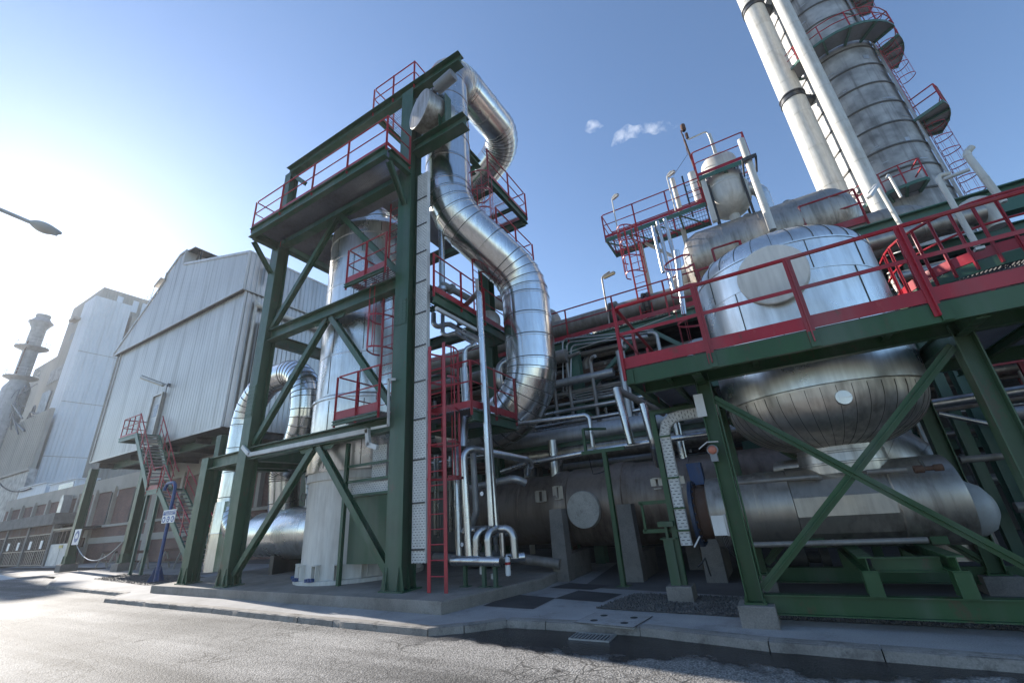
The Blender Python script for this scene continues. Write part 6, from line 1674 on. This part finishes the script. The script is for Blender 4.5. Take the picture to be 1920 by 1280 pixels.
for k in range(24): z = z1_ + (z2 - z1_) * k / 23; g.bar((kx + .9, ky - r0 + .1, z), (kx + 1.5, ky - r0 + .1, z), .06, .06)
g.build('ladder', 'rust', c)
# tangle of dark pipework at its foot
rr = random.Random(9)
g = MB()
for i in range(16):
    a = V((kx + rr.uniform(1, 11), ky + rr.uniform(-1, 2), rr.uniform(20, 27))); tube_into(g, fillet([a, a + V((rr.uniform(-3, 3), rr.uniform(-1, 1), rr.uniform(1, 4))), a + V((rr.uniform(1, 6), 0, rr.uniform(-2, 3)))], .6, 4)[0], rr.uniform(.06, .16), 8)
solo('pipework', g, 'grey_paint', 'tangle of dark pipework at the foot of the far flue stack', 'pipework', kind=None)
# black cable sagging at far left
g = MB(); a = oy(-5, 899, 19.8); b = oy(58, 915, 19.8)
tube_into(g, [a.lerp(b, t / 10) - V((0, 0, 1.0 * 4 * (t / 10) * (1 - t / 10))) for t in range(11)], .09, 6); solo('cable', g, 'cable_black', 'black cable sagging across the far left shed', 'cable')

# ---------------------------------------------------------------- signs, blue post, trestles, chain
c = thing('blue_post', 'blue bent top pipe post carrying a safety sign', 'post', (-21.1, 8.9, .1))
top = oy(321, 915, 8.9)
g = MB(); path, arcs = fillet([(-21.12, 8.9, .12), (-21.12, 8.9, 3.72), (-22.0, 8.9, 3.72), (-22.0, 8.9, 3.45)], .3, 8); tube_into(g, path, .062, 16); g.build('pipe', 'blue_paint', c)
g = MB(); g.box(-21.35, -20.9, 8.68, 9.12, .1, .12)
for a in (0, PI / 2, PI, 1.5 * PI):
    e = V((math.cos(a), math.sin(a), 0)); f = V((-e.y, e.x, 0)) * .008; b = V((-21.12, 8.9, .12)); g.hexa([b + e * .08 - f, b + e * .28 - f, b + e * .28 + f, b + e * .08 + f, b + e * .08 - f + V((0, 0, .5)), b + e * .1 - f + V((0, 0, .5)), b + e * .1 + f + V((0, 0, .5)), b + e * .08 + f + V((0, 0, .5))])
g.build('foot', 'blue_paint', c)
q = [oy(x, y, 8.78) for x, y in ((301, 981), (326, 979), (329, 955), (305, 957))]
xa, xb, za, zb = q[0].x + .05, q[1].x, q[0].z, q[3].z
sg = thing('safety_sign', 'white sign with blue heading and three round blue symbols on the blue post', 'sign', ((xa + xb) / 2, 8.78, za))
g = MB(); g.box(xa, xb, 8.775, 8.79, za, zb); g.build('board', 'sign_white', sg)
g = MB(); hh = zb - za; g.box(xa + .04, xb - .04, 8.768, 8.774, zb - hh * .40, zb - hh * .08); g.build('heading', 'sign_blue', sg)
text_into(sg, 'EQUIPO DE PROTECCION', ((xa + xb) / 2, 8.766, zb - hh * .17), (1, 0, 0), (0, 0, 1), .085, 'sign_white')
text_into(sg, 'OBLIGATORIO', ((xa + xb) / 2, 8.766, zb - hh * .31), (1, 0, 0), (0, 0, 1), .085, 'sign_white')
for k in range(3):
    x = xa + (xb - xa) * (k + .5) / 3; g = MB(); g.lathe((x, 8.774, za + hh * .28), (0, -1, 0), [(.115, 0), (.115, .004)], 24, False, True); d_ = g.build('symbol', 'sign_blue', sg)
    g = MB(); z_ = za + hh * .28
    if k == 0: g.lathe((x, 8.769, z_ - .01), (0, -1, 0), [(.055, 0), (.055, .002)], 14, False, True); g.box(x - .07, x + .07, 8.766, 8.769, z_ + .01, z_ + .035)
    elif k == 1: g.box(x - .06, x + .06, 8.766, 8.769, z_ + .01, z_ + .04); g.box(x - .045, x + .045, 8.766, 8.769, z_ - .06, z_ - .02)
    else: g.lathe((x - .01, 8.769, z_ + .01), (0, -1, 0), [(.05, 0), (.05, .002)], 14, False, True); g.box(x - .04, x + .05, 8.766, 8.769, z_ - .07, z_ - .03)
    g.build('pictogram', 'sign_white', d_)
p = oy(144, 1007, 11.45); c = thing('ear_protection_sign', 'white sign with a round blue hearing symbol on the leftmost hall column', 'sign', p)
g = MB(); g.box(p.x - .5, p.x + .5, 11.43, 11.45, p.z - .42, p.z + .48); g.build('board', 'sign_white', c)
g = MB(); g.lathe((p.x, 11.43, p.z + .06), (0, -1, 0), [(.34, 0), (.34, .004)], 26, False, True); g.build('symbol', 'sign_blue', c)
g = MB(); g.lathe((p.x, 11.425, p.z + .08), (0, -1, 0), [(.16, 0), (.16, .003)], 18, False, True); g.box(p.x - .22, p.x - .14, 11.42, 11.424, p.z - .05, p.z + .13); g.box(p.x + .14, p.x + .22, 11.42, 11.424, p.z - .05, p.z + .13); g.build('pictogram', 'sign_white', c)
for i, (px_, py_, yy) in enumerate(((200, 1060, 13.2), (254, 1062, 12.2), (322, 1057, 12.6))):
    b = oy(px_, py_, yy); b.z = .1
    c = thing('trestle', ('left', 'middle', 'right')[i] + ' of three wooden A shaped trestles under the hall', 'trestle', b, 'wooden trestles')
    ln_ = 1.7
    for s in (0, 1):
        x = b.x - ln_ / 2 + s * ln_; g = MB(); g.bar((x, b.y - .28, .1), (x, b.y - .04, .95), .07, .05, (1, 0, 0)); g.bar((x, b.y + .28, .1), (x, b.y + .04, .95), .07, .05, (1, 0, 0)); g.bar((x, b.y - .18, .42), (x, b.y + .18, .42), .05, .08); g.build('leg', 'render_cream', c)
    g = MB(); g.bar((b.x - ln_ / 2 - .15, b.y, .98), (b.x + ln_ / 2 + .15, b.y, .98), .1, .14); g.bar((b.x - ln_ / 2, b.y, .5), (b.x + ln_ / 2, b.y, .5), .03, .1); g.build('top_beam', 'rust', c)
g = MB(); a = V((HX0 + .4, 11.6, 2.1)); b = V((XM - .2, 11.5, 1.55))
tube_into(g, [a.lerp(b, t / 14) - V((0, 0, 4 * 1.15 * (t / 14) * (1 - t / 14))) for t in range(15)], .022, 6); solo('barrier_chain', g, 'white_paint', 'pale chain sagging between the two left hall columns', 'chain')
p = oy(155, 1016, 15.7); c = thing('hazard_sign', 'tiny red sign on the brick wall behind the leftmost hall column', 'sign', p)
g = MB(); g.box(p.x - .6, p.x + .2, 15.68, 15.72, p.z - .35, p.z + .35); g.build('board', 'rust', c)

# ---------------------------------------------------------------- street lamp, its pole stands outside the frame
hp = oz(85, 427, 8.0)
pts = [V((-12.9, -1.2, 0)), V((-12.9, -1.2, 7.6)), V((-12.75, -.6, 8.25)), V((-12.4, .6, 8.2)), oz(55, 416, 8.03)]
c = thing('street_lamp', 'street lamp head on a long arm reaching in from the left', 'street lamp', (-12.9, -1.2, 0))
g = MB(); path, arcs = fillet(pts, .9, 8); tube_into(g, path, .045, 12, rfun=lambda s: .075 if s < 6 else .04); g.build('pole', 'white_paint', c)
a = oz(55, 416, 8.03); b = oz(116, 438, 7.98); d = (b - a); ln_ = d.length; d.normalize()
g = MB(); vs = []; side = V((0, 0, 1)).cross(d).normalized(); n1 = 12; m1 = 14
for i in range(n1 + 1):
    t = i / n1; w_ = .03 + .15 * math.sin(PI * min(1, t * 1.02) ** .8) if t < 1 else .02; hu = .03 + .055 * math.sin(PI * t ** .8); hd_ = .03 + .09 * math.sin(PI * t ** .9)
    for j in range(m1):
        al = 2 * PI * j / m1; vs.append(a + d * (ln_ * t) + side * (math.cos(al) * w_) + V((0, 0, math.sin(al) * (hu if math.sin(al) > 0 else hd_))))
g.add(vs, [(i * m1 + j, i * m1 + (j + 1) % m1, (i + 1) * m1 + (j + 1) % m1, (i + 1) * m1 + j) for i in range(n1) for j in range(m1)] + [tuple(range(m1 - 1, -1, -1)), tuple(n1 * m1 + j for j in range(m1))]); g.build('lamp_head', 'white_paint', c)
g = MB(); vs = []
for i in range(9):
    t = .3 + .6 * i / 8; w_ = .085 * math.sin(PI * i / 8) ** .5 + .002
    for j in range(7):
        al = PI + PI * j / 6; vs.append(a + d * (ln_ * t) + side * (math.cos(al) * w_) + V((0, 0, -.03 + math.sin(al) * .075)))
g.add(vs, [(i * 7 + j, i * 7 + j + 1, (i + 1) * 7 + j + 1, (i + 1) * 7 + j) for i in range(8) for j in range(6)]); g.build('glass', 'lamp_glass', c)
# ================================================================== DENSE PLANT IN THE SHADE (rear)
rr = random.Random(21)
# added dark block standing in for the shade of dense plant behind the rack
c = thing('shade_backdrop', 'added dark block standing in for deep shade behind the pipe racks', 'building', (-6, 22, 0))
g = MB(); g.box(-22, -.4, 17.6, 30, 0, 8.6); g.build('dark_block', 'dark_steel', c)
for i in range(5):
    g = MB(); x = -20 + i * 4.2; g.ibeam((x, 17.4, 0), (x, 17.4, 8.4), .3, .3, (0, 1, 0), .02); g.build('column', 'faded_green', c)
c = thing('shade_backdrop_right', 'added dark block with floors standing in for shade behind the right platform', 'building', (8, 22, 0))  # second added dark block, fills the gaps at the right with shade
g = MB(); g.box(-.3, 26, 19.5, 32, 0, 8.8); g.build('dark_block', 'dark_steel', c)
for z in (2.6, 5.0, 7.6):
    g = MB(); g.ibeam((-1, 18, z), (24, 18, z), .3, .2, (0, 0, 1), .02); g.build('beam', 'faded_green', c)
    g = MB(); g.box(-1, 24, 18.2, 21, z + .02, z + .08); g.build('floor', 'dark_steel', c)
for x in (0, 4, 8, 12, 17):
    g = MB(); g.ibeam((x, 18, 0), (x, 18, 7.6), .3, .3, (0, 1, 0), .02); g.build('column', 'faded_green', c)
# pipe bundles
mats = ['grey_pipe', 'galvanised', 'dull_cladding', 'small_pipe_steel', 'grey_pipe', 'rust', 'white_pipe']
def bundle(n, xr, yr, zr_, horizontal, label, grp):
    for i in range(n):
        y = rr.uniform(*yr); m = rr.choice(mats); r = rr.choice((.04, .06, .06, .09, .13))
        if horizontal:
            z = rr.uniform(*zr_); xa = rr.uniform(xr[0], xr[0] + (xr[1] - xr[0]) * .3); xb = rr.uniform(xr[0] + (xr[1] - xr[0]) * .6, xr[1])
            dz_ = rr.choice((-1, 1)) * rr.uniform(.4, 1.4)
            pts = [(xa, y, z), (xb, y, z), (xb, y, z + dz_)] if rr.random() < .6 else [(xa, y, z), (xb, y, z)]
        else:
            x = rr.uniform(*xr); za = rr.uniform(zr_[0], zr_[0] + 1); zb = rr.uniform(zr_[1] - 1.5, zr_[1])
            pts = [(x, y, za), (x, y, zb), (x + rr.uniform(-.8, .8), y + rr.uniform(-.5, .5), zb)] if rr.random() < .6 else [(x, y, za), (x, y, zb)]
        pipe(pts, r, m, label, group=grp, n=10, straight=1.8)
bundle(26, (-14, 1.5), (13.4, 16.6), (3.2, 6.3), True, 'pipe running level inside the shaded high rack', 'level pipes inside the high rack')
bundle(24, (-9, 1.5), (12.4, 17), (.2, 6.3), False, 'upright pipe inside the shaded high rack', 'upright pipes inside the high rack')
bundle(18, (-8, 1), (12.3, 15), (.5, 3.2), True, 'low pipe in the dark behind the brown drum', 'low pipes behind the brown drum')
bundle(22, (2.8, 9), (11.5, 17), (.3, 6.5), False, 'upright pipe in the shade at the right edge', 'upright pipes at the right edge')
bundle(22, (2.6, 10), (11.2, 16), (.6, 6.2), True, 'level pipe in the shade at the right edge', 'level pipes at the right edge')
bundle(8, (-15, -10.7), (11.8, 15), (.2, 6.3), False, 'upright pipe in the dark behind the silver column', 'upright pipes behind the silver column')
bundle(8, (-22, -10), (12.5, 15.5), (3, 6.0), True, 'level pipe in the dark behind the silver column', 'level pipes behind the silver column')
mats = ['small_pipe_steel', 'galvanised', 'grey_pipe', 'galvanised']
bundle(12, (-7.5, -1), (12.0, 12.8), (3.0, 6.6), False, 'thin bright upright pipe on the face of the high rack', 'bright upright pipes on the high rack')
bundle(6, (-8, -.5), (12.1, 12.8), (3.4, 5.6), True, 'thin bright level pipe on the face of the high rack', 'bright level pipes on the high rack')
bundle(7, (3, 8), (12.2, 14), (5.4, 6.4), True, 'level pipe behind the curved red platform', 'pipes behind the curved platform')
# pale long pipes visible right of the domed vessel
ppx([(1700, 765, 10.6), (1960, 725, 10.6)], .09, SP, 'bright silver pipe running out of frame right of the domed vessel')
ppx([(1700, 778, 10.9), (1960, 738, 10.9)], .05, 'grey_pipe', 'thin dull pipe just below the bright silver pipe at the right')
ppx([(1760, 775, 10.0), (1880, 800, 10.0)], .04, SP, 'thin silver pipe slanting between the right hand columns')
ppx([(1800, 862, 10.8), (1880, 855, 10.8)], .06, 'grey_pipe', 'thin grey pipe between the right hand columns')
# red frames deep in the shade at the right
for i, (x, y) in enumerate(((4.3, 12.6), (5.6, 13.4))):
    c = thing('access_scaffold', ('near', 'far')[i] + ' red steel access stair frame in the shade at the right edge', 'steel frame', (x, y, .1))
    for a in (0, 1.1):
        for b in (0, 1.0): g = MB(); g.bar((x + a, y + b, .1), (x + a, y + b, 5.6), .08, .08); g.build('post', 'red_paint', c)
    for z in (1.4, 2.8, 4.2, 5.4):
        g = MB(); g.bar((x, y, z), (x + 1.1, y, z), .05, .12); g.box(x, x + 1.1, y, y + 1.0, z - .03, z); g.build('landing', 'red_paint', c)
        if z < 5: g = MB(); g.bar((x, y, z + 1), (x + 1.1, y, z + 1), .04, .04); g.build('rail', 'red_paint', c)
# pump skid in the shade under the horizontal drum
for i, (x, y) in enumerate(((.1, 10.2), (-7.2, 10.6), (-14.3, 11.0))):
    c = thing('pump', ('small dark pump in the shade under the horizontal drum', 'grey pump in the dark left of the brown drum', 'dark pump behind the silver heat exchanger')[i], 'pump', (x, y, .1))
    m = ('dark_steel', 'grey_paint', 'dark_steel')[i]
    g = MB(); g.lathe((x, y, .5), 'X', [(.0, -.4), (.16, -.38), (.18, .1), (.10, .12), (.10, .3), (.22, .32), (.22, .45), (0, .46)], 20); g.build('motor', m, c)
    g = MB(); g.box(x - .4, x + .5, y - .2, y + .2, .1, .3); g.build('base', 'pier_concrete', c)
    g = MB(); tube_into(g, fillet([(x + .4, y, .6), (x + .4, y, 1.1), (x + .9, y, 1.1)], .15, 5)[0], .06, 10); g.build('outlet', m, c)
# wires hanging on the rack
ppx([(1110, 855, 9.7), (1130, 940, 9.7)], .0, 'cable_black', 'x') if False else None

# loose details: hanging cables, clamps, gauges, beam-end bolts
def cable(px, lab, r=.012, mat='cable_black', sag=.25):
    P = [oy(a, b, y) for a, b, y in px]; pts = []
    for a, b in zip(P[:-1], P[1:]):
        for t in range(8): f = t / 8; pts.append(a.lerp(b, f) - V((0, 0, sag * 4 * f * (1 - f) * (b - a).length * .3)))
    pts.append(P[-1]); g = MB(); tube_into(g, pts, r, 6); solo('cable', g, mat, lab, 'cable')
cable([(1308, 1062, 7.9), (1322, 1045, 7.9), (1333, 1079, 8.0)], 'black cable end dangling below the green tray post')
cable([(1060, 662, 12.7), (1262, 590, 12.7)], 'pale stay wire stretched across the face of the high rack', .012, 'white_pipe', .02)
cable([(1105, 860, 10.6), (1112, 888, 10.6), (1140, 878, 10.6)], 'thin wire looping above the brown drum')
g = MB(); a = oy(1302, 1025, 7.75); b = oy(1312, 1005, 7.75); g.bar(a, b, .03, .02); solo('label_strip', g, 'white_paint', 'small white strip hanging from the blue flange', 'strip')
for i, (px_, py_) in enumerate(((1344, 760), (1345, 812))):
    pass
# conduit clipped to the front platform column
g = MB(); tube_into(g, [V((XA + .13, Y1 - .06, .6)), V((XA + .13, Y1 - .06, 2.9))], .014, 8)
solo('conduit', g, 'leaf_green', 'thin green conduit clipped to the front left platform column', 'conduit')
for i, x in enumerate((-17.0, -12.2, -5.8)):
    pass
# pressure gauges on the manifold
for i, (px_, py_, y_) in enumerate(((868, 1020, 8.0), (905, 925, 8.0))):
    p = oy(px_, py_, y_); c = thing('pressure_gauge', ('round pressure gauge low between the manifold risers', 'round pressure gauge higher on the silver riser')[i], 'gauge', p)
    g = MB(); g.lathe(p, (0, -1, 0), [(.055, 0), (.055, .03), (.048, .035), (0, .036)], 18); g.build('case', 'dark_steel', c)
    g = MB(); g.lathe(p, (0, -1, 0), [(.044, .037), (0, .038)], 18); g.build('dial', 'sign_white', c)
# ================================================================== HAZE: one closed box of thin air round camera and plant
m = bpy.data.materials.new('haze'); m.use_nodes = True; n = m.node_tree; M['haze'] = m
n.nodes.remove(n.nodes['Principled BSDF'])
pv = n.nodes.new('ShaderNodeVolumePrincipled'); pv.inputs['Color'].default_value = (.93, .95, 1, 1); pv.inputs['Density'].default_value = .0005; pv.inputs['Anisotropy'].default_value = .45
n.links.new(pv.outputs[0], n.nodes['Material Output'].inputs['Volume'])
g = MB(); g.box(-260, 60, -60, 110, -1.1, 56); solo('haze', g, 'haze', 'thin bright haze hanging over the whole plant', 'haze', kind='stuff')
for o in list(bpy.data.objects):
    if '_w' in o: del o['_w']
